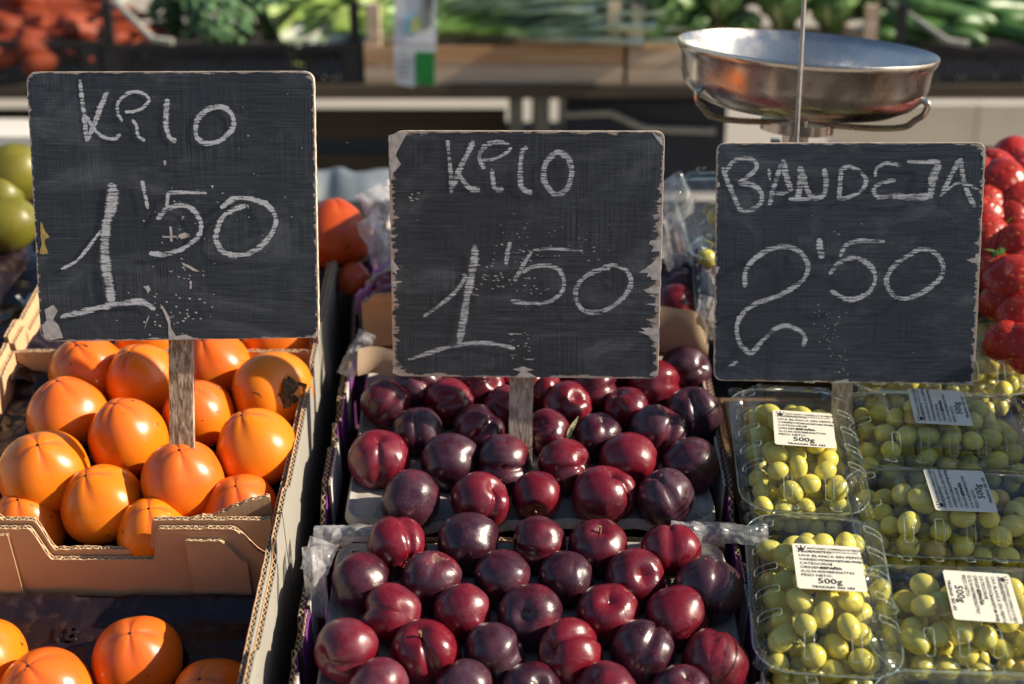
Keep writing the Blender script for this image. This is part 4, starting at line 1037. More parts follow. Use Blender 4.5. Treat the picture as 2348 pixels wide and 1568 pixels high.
# ------------------------------------------------------------------ price boards
def catmull(P, n=10):
    P = [Vector(p) for p in P]; out = []
    if len(P) == 2: return [P[0].lerp(P[1], k/12) for k in range(13)]
    for i in range(len(P)-1):
        p0 = P[i-1] if i else P[0]*2-P[1]; p1, p2 = P[i], P[i+1]; p3 = P[i+2] if i+2 < len(P) else P[-1]*2-P[-2]
        for k in range(n):
            t_ = k/n; out.append(.5*((2*p1)+(p2-p0)*t_+(2*p0-5*p1+4*p2-p3)*t_*t_+(3*p1-p0-3*p2+p3)*t_**3))
    return out+[P[-1]]
def board(corners, base_uv, lean, zoom, label, paint, chalk, words, chips, stick, stick_w, stick_top, wear, chipsY=(), yaw=0, radius=.012, base_h=-.035, cham=None, bh=.02):
    L = R(lean); bs = at(*base_uv, bh); Bw = MS @ bs
    up = Vector((0, math.sin(L), math.cos(L))); nr = Vector((0, -math.cos(L), math.sin(L))); rt = Vector((1, 0, 0))
    q = Matrix.Rotation(R(yaw), 3, up); nr = q @ nr; rt = q @ rt
    def hit(u, v):
        d = ray(u, v); t_ = (Bw-CAM).dot(nr)/d.dot(nr); return CAM+d*t_
    cu_ = sum(c[0] for c in corners)/4; cv = sum(c[1] for c in corners)/4; O_ = hit(cu_, cv)
    def loc(u, v): P = hit(u, v)-O_; return Vector((P.dot(rt), P.dot(up)))
    M = Matrix.Translation(O_) @ Matrix((rt, up, nr)).transposed().to_4x4()
    root = thing('price_board', M, label, 'price board', 'chalk price boards on sticks')
    cs = [loc(*c) for c in corners]                      # TL TR BR BL
    ring = []
    for i, c in enumerate(cs):
        a, b = cs[i-1], cs[(i+1) % 4]; r = radius
        if cham and i == cham[0]: r = cham[1]
        p0 = c+(a-c).normalized()*r; p2 = c+(b-c).normalized()*r
        for k in range(9):
            t_ = k/8; ring.append(p0*(1-t_)**2+c*2*t_*(1-t_)+p2*t_*t_)
        nxt = b+(c-b).normalized()*(cham[1] if cham and (i+1) % 4 == cham[0] else radius)
        for k in range(1, 40): ring.append(p2.lerp(nxt, k/40))
    ring = ring[::-1]
    n = len(ring); V = []; F = []; MI = []; E_ = []; Wr = []
    def cen(p, k): return p*(1-k)
    seq = [(1.0, 0, 0), (.985, 0, .12), (.955, 0, .36), (.90, 0, .8), (.80, 0, 1.5), (.4, 0, 1.5), (.02, 0, 1.5)]
    front = []
    for sc_, z, e in seq:
        for p in ring:
            f = sc_
            jx = .0007*noise.noise((p.x*160, p.y*160, 3)) if sc_ == 1.0 else 0
            V.append((p.x*f+jx, p.y*f+jx*.7, z)); E_.append(e); Wr.append(wear(p.x, p.y))
    for a in range(len(seq)-1):
        for i in range(n):
            j = (i+1) % n; F.append((a*n+i, a*n+j, (a+1)*n+j, (a+1)*n+i)); MI.append(0)
    F.append(tuple((len(seq)-1)*n+i for i in range(n))); MI.append(0)
    b0 = len(V)
    for z, f in ((-.0006, 1.002), (-.0062, 1.002), (-.007, .997)):
        for p in ring: V.append((p.x*f+.0007*noise.noise((p.x*160, p.y*160, 3)), p.y*f, z)); E_.append(2); Wr.append(0)
    for (a, b) in ((0, b0), (b0, b0+n), (b0+n, b0+2*n)):
        for i in range(n):
            j = (i+1) % n; F.append((a+j, a+i, b+i, b+j)); MI.append(1)
    F.append(tuple(b0+2*n+i for i in range(n))[::-1]); MI.append(1)
    me = bpy.data.meshes.new('board'); me.from_pydata(V, [], F); me.materials.append(paint); me.materials.append(EDGEW)
    me.polygons.foreach_set('material_index', MI); me.polygons.foreach_set('use_smooth', [False]*len(F))
    for nm, d_ in (('edge', E_), ('wear', Wr)):
        a = me.attributes.new(nm, 'FLOAT', 'POINT'); a.data.foreach_set('value', d_)
    obj('board', me, root)
    zx, zy, k_ = zoom
    def zl(x, y): return loc(zx+x*k_, zy+y*k_)
    pm = (zl(1000, 800)-zl(999, 800)).length
    zoff = .0003
    for wname, strokes in words:
        V = []; F = []; A = []
        for pts, wd in strokes:
            C_ = catmull([zl(*p) for p in pts]); b = len(V); m_ = len(C_); dist = 0
            for i, p in enumerate(C_):
                t_ = (C_[min(i+1, m_-1)]-C_[max(i-1, 0)]); t_ = t_.normalized() if t_.length > 0 else Vector((1, 0)); nn = Vector((-t_.y, t_.x))
                e = min(i, m_-1-i)/2.0; hw = wd*pm/2*1.28*min(1, .55+.45*e)*(1+.30*noise.noise((p.x*55, p.y*55, zoff*1e4))+.12*noise.noise((p.x*210, p.y*210, zoff*1e4)))
                for a in (-1, -.5, 0, .5, 1): V.append((p.x+nn.x*a*hw, p.y+nn.y*a*hw, zoff+i*1.2e-6)); A.append(a)
            for i in range(m_-1):
                for a in range(4): F.append((b+i*5+a, b+i*5+a+1, b+i*5+a+6, b+i*5+a+5))
            zoff += .00009
        me = bpy.data.meshes.new('chalk_lettering'); me.from_pydata(V, [], F); me.materials.append(chalk)
        a = me.attributes.new('across', 'FLOAT', 'POINT'); a.data.foreach_set('value', A)
        obj('chalk_lettering', me, root)
    for lst, mt in ((chips, CHIPM), (chipsY, CHIPY)):
        if not lst: continue
        mb = MB()
        for poly in lst:
            P = [zl(*p) for p in poly]; b = len(mb.v)
            n_ = len(P); c = sum(P, Vector((0, 0)))/n_
            rg = []
            for i in range(n_):
                for s_ in range(4):
                    q_ = P[i].lerp(P[(i+1) % n_], s_/4); q_ = q_+Vector((noise.noise((q_.x*400, q_.y*400, 1)), noise.noise((q_.x*400, q_.y*400, 8))))*.0007; rg.append(q_)
            mb.add([(q_.x, q_.y, .00015) for q_ in rg]+[(c.x, c.y, .00022)], [(i, (i+1) % len(rg), len(rg)) for i in range(len(rg))])
        cp_ = tag(obj('chipped_paint', mb.mesh('chipped_paint', mt, False), root), kind='stuff')
    # the stick, fixed behind the board
    a = loc(*stick_top); bb = (MS @ (bs+Vector((0, 0, base_h)))-O_); bl2 = Vector((bb.dot(rt), bb.dot(up)))
    top = a+(a-bl2).normalized()*.12; ln_ = top-bl2; mb = MB(); hw = stick_w/2
    rs = []
    for k in range(25):
        p = bl2.lerp(top, k/24); w2 = hw*(1+.05*noise.noise((k*.7, hw*100, 0))); x = p.x
        rs.append([(x-w2, p.y, -.0075), (x+w2, p.y, -.0075), (x+w2, p.y, -.0135), (x-w2, p.y, -.0135)])
    mb.rings(rs, 0, True, True)
    obj('stick', mb.mesh('stick', stick, False), root)
    return root, M
W1 = [('kilo', [([(312,60),(325,180),(340,290),(350,415)],24), ([(470,125),(430,220),(395,310),(355,410)],30), ([(350,270),(385,330),(420,370),(470,398),(515,395),(545,372)],22),
  ([(555,300),(530,250),(530,195),(570,150),(625,130),(680,140),(708,175),(680,215),(630,240),(570,245)],20), ([(612,290),(635,320),(640,350),(650,385),(685,410)],22),
  ([(815,170),(808,230),(805,300),(815,360),(830,395),(865,412)],28), ([(1100,215),(1030,240),(985,290),(975,350),(990,400),(1045,425),(1120,405),(1180,350),(1195,295),(1170,240),(1120,215),(1080,218)],28)]),
 ('price', [([(205,1145),(290,1100),(350,1035),(400,970),(432,925)],18), ([(497,650),(500,720),(470,860),(455,1000),(465,1150),(485,1260),(495,1330)],50), ([(500,680),(505,740),(485,840)],60), ([(200,1420),(330,1390),(470,1355),(600,1335),(680,1335),(745,1375)],32),
  ([(668,635),(685,710),(703,800)],22), ([(815,708),(900,705),(1040,708)],22), ([(820,700),(812,790)],24), ([(755,860),(800,810),(870,780),(940,790),(990,840),(1008,900),(990,960),(930,1010),(860,1045),(780,1060),(710,1052)],28),
  ([(1265,780),(1190,805),(1130,850),(1100,920),(1095,980),(1130,1040),(1210,1065),(1300,1045),(1380,985),(1430,900),(1430,830),(1370,765),(1270,740),(1190,745),(1120,795)],30)])]
W2 = [('kilo', [([(390,85),(400,180),(412,300),(415,415)],26), ([(550,95),(510,180),(460,280),(420,380)],36), ([(450,290),(490,340),(530,385),(590,395)],36), ([(620,265),(590,215),(590,170),(620,130),(680,103),(770,110)],28), ([(785,135),(740,175),(680,205),(600,215)],20),
  ([(662,265),(670,330),(685,385),(735,390)],32), ([(880,130),(850,160),(840,240),(838,330),(850,385),(910,415)],34), ([(1050,165),(1000,220),(980,290),(1000,370),(1060,425),(1120,390),(1150,310),(1140,220),(1090,170),(1040,170)],36)]),
 ('price', [([(560,735),(550,860),(520,1000),(490,1180),(465,1330)],48), ([(245,1170),(350,1095),(440,1020),(510,920)],26), ([(150,1435),(300,1385),(450,1345),(600,1330),(720,1345),(805,1365)],28), ([(775,710),(760,780),(750,850)],28),
  ([(915,765),(1000,755),(1220,765)],20), ([(910,770),(870,830),(820,920),(800,950)],28), ([(850,900),(900,870),(990,855),(1070,880),(1105,950),(1090,1020),(1020,1075),(920,1090),(780,1075)],28),
  ([(1385,870),(1280,900),(1200,960),(1175,1040),(1210,1120),(1280,1145),(1380,1120),(1470,1050),(1515,970),(1490,890),(1410,855),(1340,870)],30)])]
W3 = [('word', [([(90,180),(110,250),(150,340),(190,440)],30), ([(105,215),(150,150),(220,125),(285,140),(300,185),(250,235),(180,285)],30), ([(190,285),(270,290),(330,340),(320,410),(240,455),(180,440)],30),
  ([(380,420),(410,300),(465,135)],34), ([(465,135),(490,250),(520,330)],36), ([(380,345),(500,340)],24), ([(375,190),(385,260)],20), ([(575,175),(575,260),(560,380)],44), ([(590,220),(620,330),(670,375),(720,350),(735,270),(720,190)],34), ([(500,380),(640,380)],26),
  ([(830,190),(820,300),(815,385)],34), ([(810,200),(880,180),(950,210),(985,270),(950,330),(870,370),(800,375)],28), ([(1200,170),(1110,155),(1050,190),(1040,240)],26), ([(1170,260),(1080,280),(1030,320),(1060,365),(1150,360)],26),
  ([(1240,145),(1340,150),(1450,145)],28), ([(1440,150),(1400,260),(1385,375)],46), ([(1385,360),(1260,365),(1140,360)],40), ([(1460,350),(1510,240),(1570,130)],36), ([(1575,125),(1590,250),(1630,370),(1665,430)],34), ([(1440,365),(1560,280),(1690,320)],18)]),
 ('price', [([(225,930),(230,830),(290,750),(390,690),(480,675),(570,710),(620,790),(600,870),(530,930),(430,985),(300,1030),(210,1100),(175,1190),(200,1290),(265,1350)],34), ([(265,1350),(340,1260),(410,1195),(480,1170),(560,1195),(600,1240),(590,1300)],32), ([(125,1430),(180,1390)],26),
  ([(690,625),(695,690),(710,750)],42), ([(1100,645),(960,640),(860,665),(820,740)],28), ([(755,850),(800,790),(860,755),(940,750),(1010,800),(1040,870),(1010,950),(930,1000),(850,1000),(760,950)],32),
  ([(1290,710),(1200,760),(1130,830),(1110,900),(1150,975),(1220,1000),(1320,970),(1430,890),(1465,810),(1430,730),(1350,690),(1270,710)],34)])]
def small_chips(cx, cy2, sx, sy, n, s, seed):
    r_ = random.Random(seed); out = []
    for _ in range(n):
        x, y = r_.gauss(cx, sx), r_.gauss(cy2, sy); a, b = r_.uniform(.4, 1)*s*1.5, r_.uniform(.4, 1)*s
        out.append([(x-a, y), (x-a*.2, y-b), (x+a, y-b*.3), (x+a*.5, y+b)])
    return out
C1 = [[(110,1375),(160,1350),(185,1385),(150,1420),(190,1470),(215,1540),(150,1552),(105,1540),(95,1470),(120,1440)], [(770,1345),(790,1360),(825,1420),(838,1500),(870,1545),(820,1553),(825,1480),(795,1400)],
  [(860,1530),(920,1520),(970,1545),(860,1553)], [(740,1548),(690,1545),(760,1535)], [(672,1245),(705,1240),(718,1265),(700,1285),(690,1262)], [(938,1215),(955,1210),(950,1260),(940,1255)], [(710,1405),(700,1440),(680,1490),(695,1430)],
  [(890,1105),(930,1120),(1000,1160),(960,1155),(905,1125)], [(822,900),(838,905),(845,990),(828,985)], [(780,955),(870,955),(865,965),(785,966)], [(875,950),(910,935),(940,945),(930,965),(890,975)], [(790,525),(803,520),(806,545),(795,552)], [(895,840),(910,845),(898,868)], [(1060,668),(1078,665),(1070,685)], [(1268,375),(1282,378),(1275,392)], [(1265,775),(1280,780),(1275,805),(1270,785)],
  [(1640,30),(1615,15),(1560,14),(1590,24)], [(1660,1545),(1640,1535),(1672,1490)]]+small_chips(860,1300,110,90,26,7,1)+small_chips(850,1450,90,50,20,7,2)+small_chips(900,1000,120,120,18,6,3)+small_chips(1200,700,350,350,22,4,4)
C1Y = [[(85,870),(100,890),(112,930),(138,960),(110,970),(105,1035),(130,1055),(100,1062),(80,1055),(92,1000),(85,940)]]
C2 = [[(1700,700),(1640,705),(1620,725),(1660,745),(1640,775),(1698,770)], [(1698,800),(1655,830),(1640,850),(1600,880),(1565,900),(1625,905),(1610,925),(1650,925),(1640,945),(1695,950)], [(1694,985),(1625,1000),(1590,1005),(1610,1025),(1650,1030),(1692,1030)],
  [(1690,1075),(1600,1090),(1660,1110),(1688,1130)], [(1690,1240),(1570,1240),(1650,1258),(1560,1265),(1620,1285),(1650,1320),(1688,1330)], [(1700,585),(1688,620),(1665,640),(1698,680)], [(30,60),(150,30),(110,70),(85,150),(60,230),(105,240),(60,290),(45,330),(38,250),(30,140)], [(38,665),(70,668),(66,692),(42,695)], [(45,800),(70,850),(100,885),(60,885),(85,915),(45,890)], [(48,955),(115,955),(70,970),(85,990),(50,988)],
  [(55,1470),(80,1500),(85,1535),(55,1535)], [(1640,35),(1700,75),(1724,130),(1700,120),(1670,80)], [(790,1495),(850,1478),(920,1498),(870,1505),(940,1545),(800,1545),(840,1510)], [(760,1272),(850,1275),(845,1285),(770,1282)], [(870,1425),(925,1425),(915,1445),(885,1440)], [(475,905),(500,903),(510,920),(485,930)], [(1375,870),(1388,872),(1385,900),(1378,885)],
  [(1640,1500),(1685,1480),(1680,1550),(1630,1550)]]+small_chips(830,800,90,60,30,9,5)+small_chips(640,930,60,60,26,10,6)+small_chips(1250,750,120,60,14,8,7)+small_chips(840,1330,40,60,20,8,8)+small_chips(900,1000,90,60,14,8,9)+small_chips(190,450,30,20,6,12,10)+small_chips(900,620,200,60,14,5,12)
C2 = [[(x, y if len(q) > 4 else y0+(y-y0)*.45) for x, y in q] for q in C2 for y0 in [sum(p[1] for p in q)/len(q)]]
C3 = [[(1700,722),(1672,725),(1668,748),(1610,762),(1650,780),(1695,778)], [(1715,60),(1735,100),(1730,180),(1712,150),(1722,120),(1700,100)], [(1728,230),(1718,330),(1700,310),(1715,260)], [(55,265),(70,270),(68,315),(52,310)], [(45,790),(68,792),(55,860),(44,855)], [(790,1520),(870,1495),(880,1540),(760,1540)], [(1660,1360),(1665,1400),(1640,1395)], [(1655,1470),(1640,1480),(1650,1530),(1620,1540),(1655,1545)]]+small_chips(760,1150,60,110,26,6,13)+small_chips(820,1400,40,80,14,6,14)+small_chips(800,600,60,20,4,8,15)
C3 = [[(x, y if len(q) > 4 else y0+(y-y0)*.6) for x, y in q] for q in C3 for y0 in [sum(p[1] for p in q)/len(q)]]
PA1 = mat_paint('board_paint_one', 3.1, .75, .75, (.022, .028, .036), (.068, .082, .102))
PA2 = mat_paint('board_paint_two', 8.7, 1.0, .6, (.022, .026, .033), (.074, .086, .104))
PA3 = mat_paint('board_paint_three', 14.3, 1.1, .45, (.020, .028, .040), (.062, .084, .112))
board([(60,165),(719,163),(731,774),(94,783)], (408,1005), 8.5, (58.65,158.4,.4002), 'dark chalk price board over the persimmons, reading KILO 1\u201950', PA1, CHALK1, W1, C1, STICK1, .0255, (409,782), lambda x, y: .16, C1Y, -2.5, .012, -.075, None, .055)
board([(891,300),(1524,301),(1508,868),(902,862)], (1192,1030), 7.5, (879.8,287.4,.3741), 'scratched chalk price board over the plums, reading KILO 1\u201950, chipped right edge', PA2, CHALK2, W2, C2, STICK2, .0265, (1195,866), lambda x, y: .22+.55*smooth_step(x, .08, .15)*smooth_step(-abs(y+.02), -.12, -.05)+.3*smooth_step(-x, .08, .15), (), -3.5, .010, -.035, (0, .018), -.014)
board([(1644,328),(2260,327),(2233,881),(1637,872)], (1937,965), 9.5, (1624.7,316.7,.3666), 'bluish chalk price board over the grapes, reading BANDEJA 2\u201950', PA3, CHALK3, W3, C3, STICK2, .022, (1935,880), lambda x, y: .14+.16*smooth_step(x, .08, .15), (), -5, .010)

# ------------------------------------------------------------------ hanging scale pan
pc_ = bgp(1850, 113, 1.66)
scl = thing('weighing_pan', Matrix.Translation(pc_) @ Matrix.Rotation(R(3.2), 4, 'Y') @ Matrix.Rotation(R(-.5), 4, 'X'), 'round stainless steel weighing pan behind the right price board', 'scale')
k_ = (pc_-CAM).dot(ray(1174, 784).normalized())/FPX       # metres per pixel there
RB = 294*k_
m = MB()
m.lathe([(RB*.985, .0), (RB, .0035), (RB*1.006, .001), (RB*.995, -.005), (RB*.965, -.012), (RB*.955, -.034), (RB*.93, -.047), (RB*.86, -.058), (RB*.74, -.067), (RB*.5, -.072), (.0005, -.074)], 96)
m.lathe([(RB*.985, .0), (RB*.955, -.008), (RB*.945, -.034), (RB*.92, -.045), (RB*.85, -.055), (RB*.73, -.064), (RB*.5, -.069), (.0005, -.071)][::-1], 96)
obj('bowl', m.mesh('bowl', STEEL, True, 50), scl)
for a in (205, 335, 90):
    c, s = math.cos(R(a)), math.sin(R(a)); m = MB()
    pts = [(RB*.93, -.044), (RB*.97, -.048), (RB*.955, -.060), (RB*.90, -.068), (RB*.82, -.078), (RB*.6, -.084), (RB*.2, -.088), (0, -.089)]
    m.tube(catmull([(r*c, r*s, z) for r, z in pts], 5), .0038, 8); obj('cradle_arm', m.mesh('cradle_arm', STEEL), scl)
m = MB(); m.tube([(0, 0, -.08), (0, 0, -.50)], .016, 14); m.lathe([(.0, -.086), (.045, -.087), (.045, -.099), (.016, -.104)], 24); stem_ = obj('stem', m.mesh('stem', STEEL), scl)
m = MB(); m.box((.055, .02, -.30), (.012, .012, .37)); m.box((-.02, .02, -.30), (.010, .012, .37)); obj('frame_leg', m.mesh('frame_leg', STEEL, False), scl)
# the thin rod passing in front of the pan
a = bgp(1857, -250, 1.50); b = bgp(1826, 330, 1.50); m = MB(); m.tube([a, a.lerp(b, .5), b], .0026, 8)
m2 = obj('rod', m.mesh('rod', WIRE), scl); m2.matrix_local = scl.matrix_world.inverted()

# ------------------------------------------------------------------ green fruit and black trays at the left edge
for (u, v, r, h, lab, e) in ((22,405,70,.06,'large yellow green fruit at the left edge, top one',1.0),(-10,462,56,.04,'yellow green fruit cut by the left edge, between two others',1.0),(14,520,62,.03,'yellow green fruit at the left edge, lowest one',.95)):
    p = at(u, v, h); s = r/px_m(u, v, h)
    mb = MB(); rs = []
    for i in range(25):
        t_ = math.pi*i/24; rs.append([(s*max(math.sin(t_), .003)*math.cos(2*math.pi*j/32)*(1+.04*math.cos(t_)), s*max(math.sin(t_), .003)*math.sin(2*math.pi*j/32), s*1.28*math.cos(t_)-s*.10*math.exp(-(t_/.25)**2)) for j in range(32)])
    mb.rings(rs, 0, True, True); o = obj('green_fruit', mb.mesh('green_fruit', FRUITG, True, 0), None, tilt_matrix(p, CU*.5+CR*rnd.uniform(.6, 1.0)+CT*.2, 0)); tag(o, lab, 'fruit', 'green fruit at the left edge')
def open_crate(name, M, w_, d_, h_, mat, label, cat, group, wall=.006, bottom=True):
    t = thing(name, M, label, cat, group)
    for (cx, cy2, sx, sy) in ((0, -d_/2, w_, wall), (0, d_/2, w_, wall), (-w_/2, 0, wall, d_-wall*2), (w_/2, 0, wall, d_-wall*2)):
        m = MB(); m.box((0, 0, h_/2), (sx, sy, h_)); obj('side_panel', m.mesh('crate_side', mat, False), t, T(cx, cy2, 0))
        m = MB(); m.box((0, 0, h_), (sx+.012, sy+.012, .008)); obj('rim', m.mesh('crate_rim', mat, False), t, T(cx, cy2, 0))
    if bottom:
        m = MB(); m.box((0, 0, .005), (w_-wall*2, d_-wall*2, .008)); obj('bottom_panel', m.mesh('crate_bottom', mat, False), t)
    return t
open_crate('fruit_crate', M_st((-.80, .44, TB), R(0)), .36, .50, .12, BLACKP, 'black crate under the green fruit at the left edge', 'crate', 'black plastic crates')
lp = at(40, 560, .0)
o = crumple('black_foil', LINER, M_st((-.68, .42, .0), R(18)) @ Matrix.Rotation(R(24), 4, 'Y'), 'crumpled black foil under the green fruit at the left edge', 'foil', None, .16, .5, .016, 77, 40, 60)
m = MB(); 
tk = thing('black_tray_flap', M_st(at(30, 690, -.02)), 'black plastic tray with small pale slots left of the fruit carton', 'tray')
m.box((-.02, .0, -.02), (.16, .30, .05)); obj('tray_body', m.mesh('tray_body', BLACKP, False), tk)
for (u, v, l_, a) in ((50, 690, .030, -50), (66, 685, .022, 85), (84, 682, .028, 95)):
    q = at(u, v, .008)-at(30, 690, -.02); m = MB(); m.box((0, 0, 0), (l_, .005, .003)); obj('slot_edge', m.mesh('slot_edge', HANDLE, False), tk, T(q.x, q.y, q.z) @ Matrix.Rotation(R(a), 4, 'Z'))

# ------------------------------------------------------------------ the stall behind: table, crates, vegetables
YT = 3.30
def zat(v, Y): return bgp(1174, v, Y).z
def xat(u, v, Y): return bgp(u, v, Y).x
tz = zat(197, YT)                                        # table top height at its front edge
bt = thing('back_table', T(0, YT+.55, tz), 'dark plank table carrying the vegetable crates behind', 'table')
for k in range(4):
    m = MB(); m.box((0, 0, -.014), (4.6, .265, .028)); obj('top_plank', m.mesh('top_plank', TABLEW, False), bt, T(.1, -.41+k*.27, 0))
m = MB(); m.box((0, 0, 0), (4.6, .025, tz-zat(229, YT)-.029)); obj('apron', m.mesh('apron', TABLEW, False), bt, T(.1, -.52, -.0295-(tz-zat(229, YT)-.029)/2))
for u in (-350, 1183, 1243, 2600):
    m = MB(); hgt = tz-.03; m.box((0, 0, -hgt/2), (.035 if 1000 < u < 1300 else .06, .05, hgt)); obj('leg', m.mesh('back_table_leg', simple('leg_paint', (.16, .16, .12), .5) if u == 1183 else bpy.data.materials['leg_paint'] if u > 1183 else DARKW, False), bt, T(xat(u, 300, YT+.06), -.47, -.031))
# lower shelf of dark boards
sh = thing('lower_shelf', T(-.75, YT+.35, 0), 'dark board shelf under the table behind, left of its legs', 'shelf')
YS = YT+.30
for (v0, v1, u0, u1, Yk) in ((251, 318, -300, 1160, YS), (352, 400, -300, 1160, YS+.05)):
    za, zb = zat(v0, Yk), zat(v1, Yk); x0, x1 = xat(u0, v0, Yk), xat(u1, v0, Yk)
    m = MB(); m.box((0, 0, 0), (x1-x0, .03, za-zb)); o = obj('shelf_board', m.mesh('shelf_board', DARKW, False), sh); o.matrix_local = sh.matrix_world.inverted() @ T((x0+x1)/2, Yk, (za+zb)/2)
for u in (-250, 150, 700, 1150):
    m = MB(); zz = zat(300, YS); m.box((0, 0, zz/2), (.05, .04, zz)); o = obj('shelf_post', m.mesh('shelf_post', DARKW, False), sh); o.matrix_local = sh.matrix_world.inverted() @ T(xat(u, 300, YS+.08), YS+.09, 0)
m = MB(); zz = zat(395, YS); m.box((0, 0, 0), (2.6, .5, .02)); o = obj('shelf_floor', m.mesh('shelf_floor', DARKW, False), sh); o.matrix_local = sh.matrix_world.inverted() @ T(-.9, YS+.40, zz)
# light block seen at the far left and navy crate in the middle
wb = thing('white_box', T(xat(35, 310, 3.0), 3.0, 0), 'pale box under the table behind, at the left edge above the green fruit', 'box')
zc = zat(292, 3.0); m = MB(); m.box((0, 0, zc/2), (.16, .2, zc)); obj('box_body', m.mesh('white_box_body', WHITEP, False), wb)
YN = 3.44
zn = zat(231, YN); zb = zat(440, YN); x0, x1 = xat(1300, 300, YN), xat(1660, 300, YN)
nv = thing('navy_crate', T((x0+x1)/2, YN+.2, zb), 'navy plastic crate with pale handle under the table behind', 'crate')
W3_, H3 = x1-x0, zn-zb
m = MB(); m.box((0, -.2, H3/2), (W3_, .012, H3)); m.box((0, .2, H3/2), (W3_, .012, H3)); m.box((-W3_/2, 0, H3/2), (.012, .388, H3)); m.box((W3_/2, 0, H3/2), (.012, .388, H3)); obj('crate_wall', m.mesh('crate_wall', NAVYP, False), nv)
def npt(u, v): P = bgp(u, v, YN-.02); return nv.matrix_world.inverted() @ P
m = MB(); m.tube([npt(1295, 262), npt(1400, 258), npt(1480, 295), npt(1640, 300)], .009, 8); obj('handle', m.mesh('handle', HANDLE), nv)
m = MB(); m.tube([npt(1188, 300), npt(1195, 245)], .012, 8)
for (u, v, w_, h_) in ((1240, 235, 40, 55), (1296, 250, 30, 40), (1285, 320, 24, 40)):
    q = bgp(u, v, YN+.5); k2 = (YN+.5)/FPX*1.04
    wq = thing('pale_block', T(q.x, q.y, 0), {1240: 'pale block between the two thin table legs behind', 1296: 'small pale block left of the navy crate, upper', 1285: 'small pale block left of the navy crate, just above the middle board'}[u], 'block', 'pale blocks under the table behind')
    m = MB(); zt = q.z+h_*k2/2; m.box((0, 0, zt/2), (w_*k2, .06, zt)); obj('block_body', m.mesh('block_body', WHITEP, False), wq)
q = npt(1590, 285)
for k in range(4):
    m = MB(); 
    u = 1570+k*22; P = bgp(u, 286, YN+.12); r_ = .011
    mb = MB(); mb.lathe([(.0002, r_), (r_*.7, r_*.7), (r_, 0), (r_*.7, -r_*.7), (.0002, -r_)], 10); o = obj('orange_fruit', mb.mesh('orange_fruit', CARROT, True, 0), None, T(*P) @ Matrix.Scale(1.2, 4)); tag(o, f'small orange fruit inside the navy crate, {ORD[k]} from the left', 'fruit', 'orange fruit in the navy crate')
m = MB(); m.box((0, 0, 0), (W3_-.02, .37, .01)); o = obj('crate_shelf', m.mesh('crate_shelf', NAVYP, False), nv); o.matrix_local = nv.matrix_world.inverted() @ T((x0+x1)/2, YN+.2, zat(286, YN+.12)-.018)
# pale panel at the right, grey mounds low behind, coloured as shaded ground
YP = 4.6; zt = zat(236, YP); x0, x1 = xat(1900, 300, YP), xat(2900, 300, YP)
pn = thing('partition', T((x0+x1)/2, YP, 0), 'large pale panel standing under the table at the right', 'panel')
for k in range(3):
    m = MB(); wd = (x1-x0)/3; m.box((0, 0, zt/2), (wd-.006, .04, zt)); obj('panel_board', m.mesh('panel_board', WHITEP, False), pn, T((k-1)*wd, 0, 0))
for (u0, u1, v, Yt, lab) in ((700, 930, 372, 2.55, 'grey mound standing in for shaded ground behind the gap of the left and middle boards'), (1500, 1700, 470, 2.5, 'grey mound standing in for shaded ground behind the middle and right boards')):
    a, b = bgp(u0, v, Yt), bgp(u1, v, Yt); 
    def tf(p, q, a=a, b=b, Yt=Yt):
        s_ = math.sin(math.pi*q); x = a.x+(b.x-a.x)*p; return (x+.01*noise.noise((p*5, q*5, Yt)), Yt-.25+.5*q, max(.0, a.z*(s_**.35)-.02+.03*noise.noise((p*4, q*4, 2))))
    m = MB(); m.grid(tf, 30, 40); tag(obj('shade_mound', m.mesh('shade_mound', SHADE_GREY, True, 0)), lab, 'shade_mound', 'grey mounds for shaded ground')

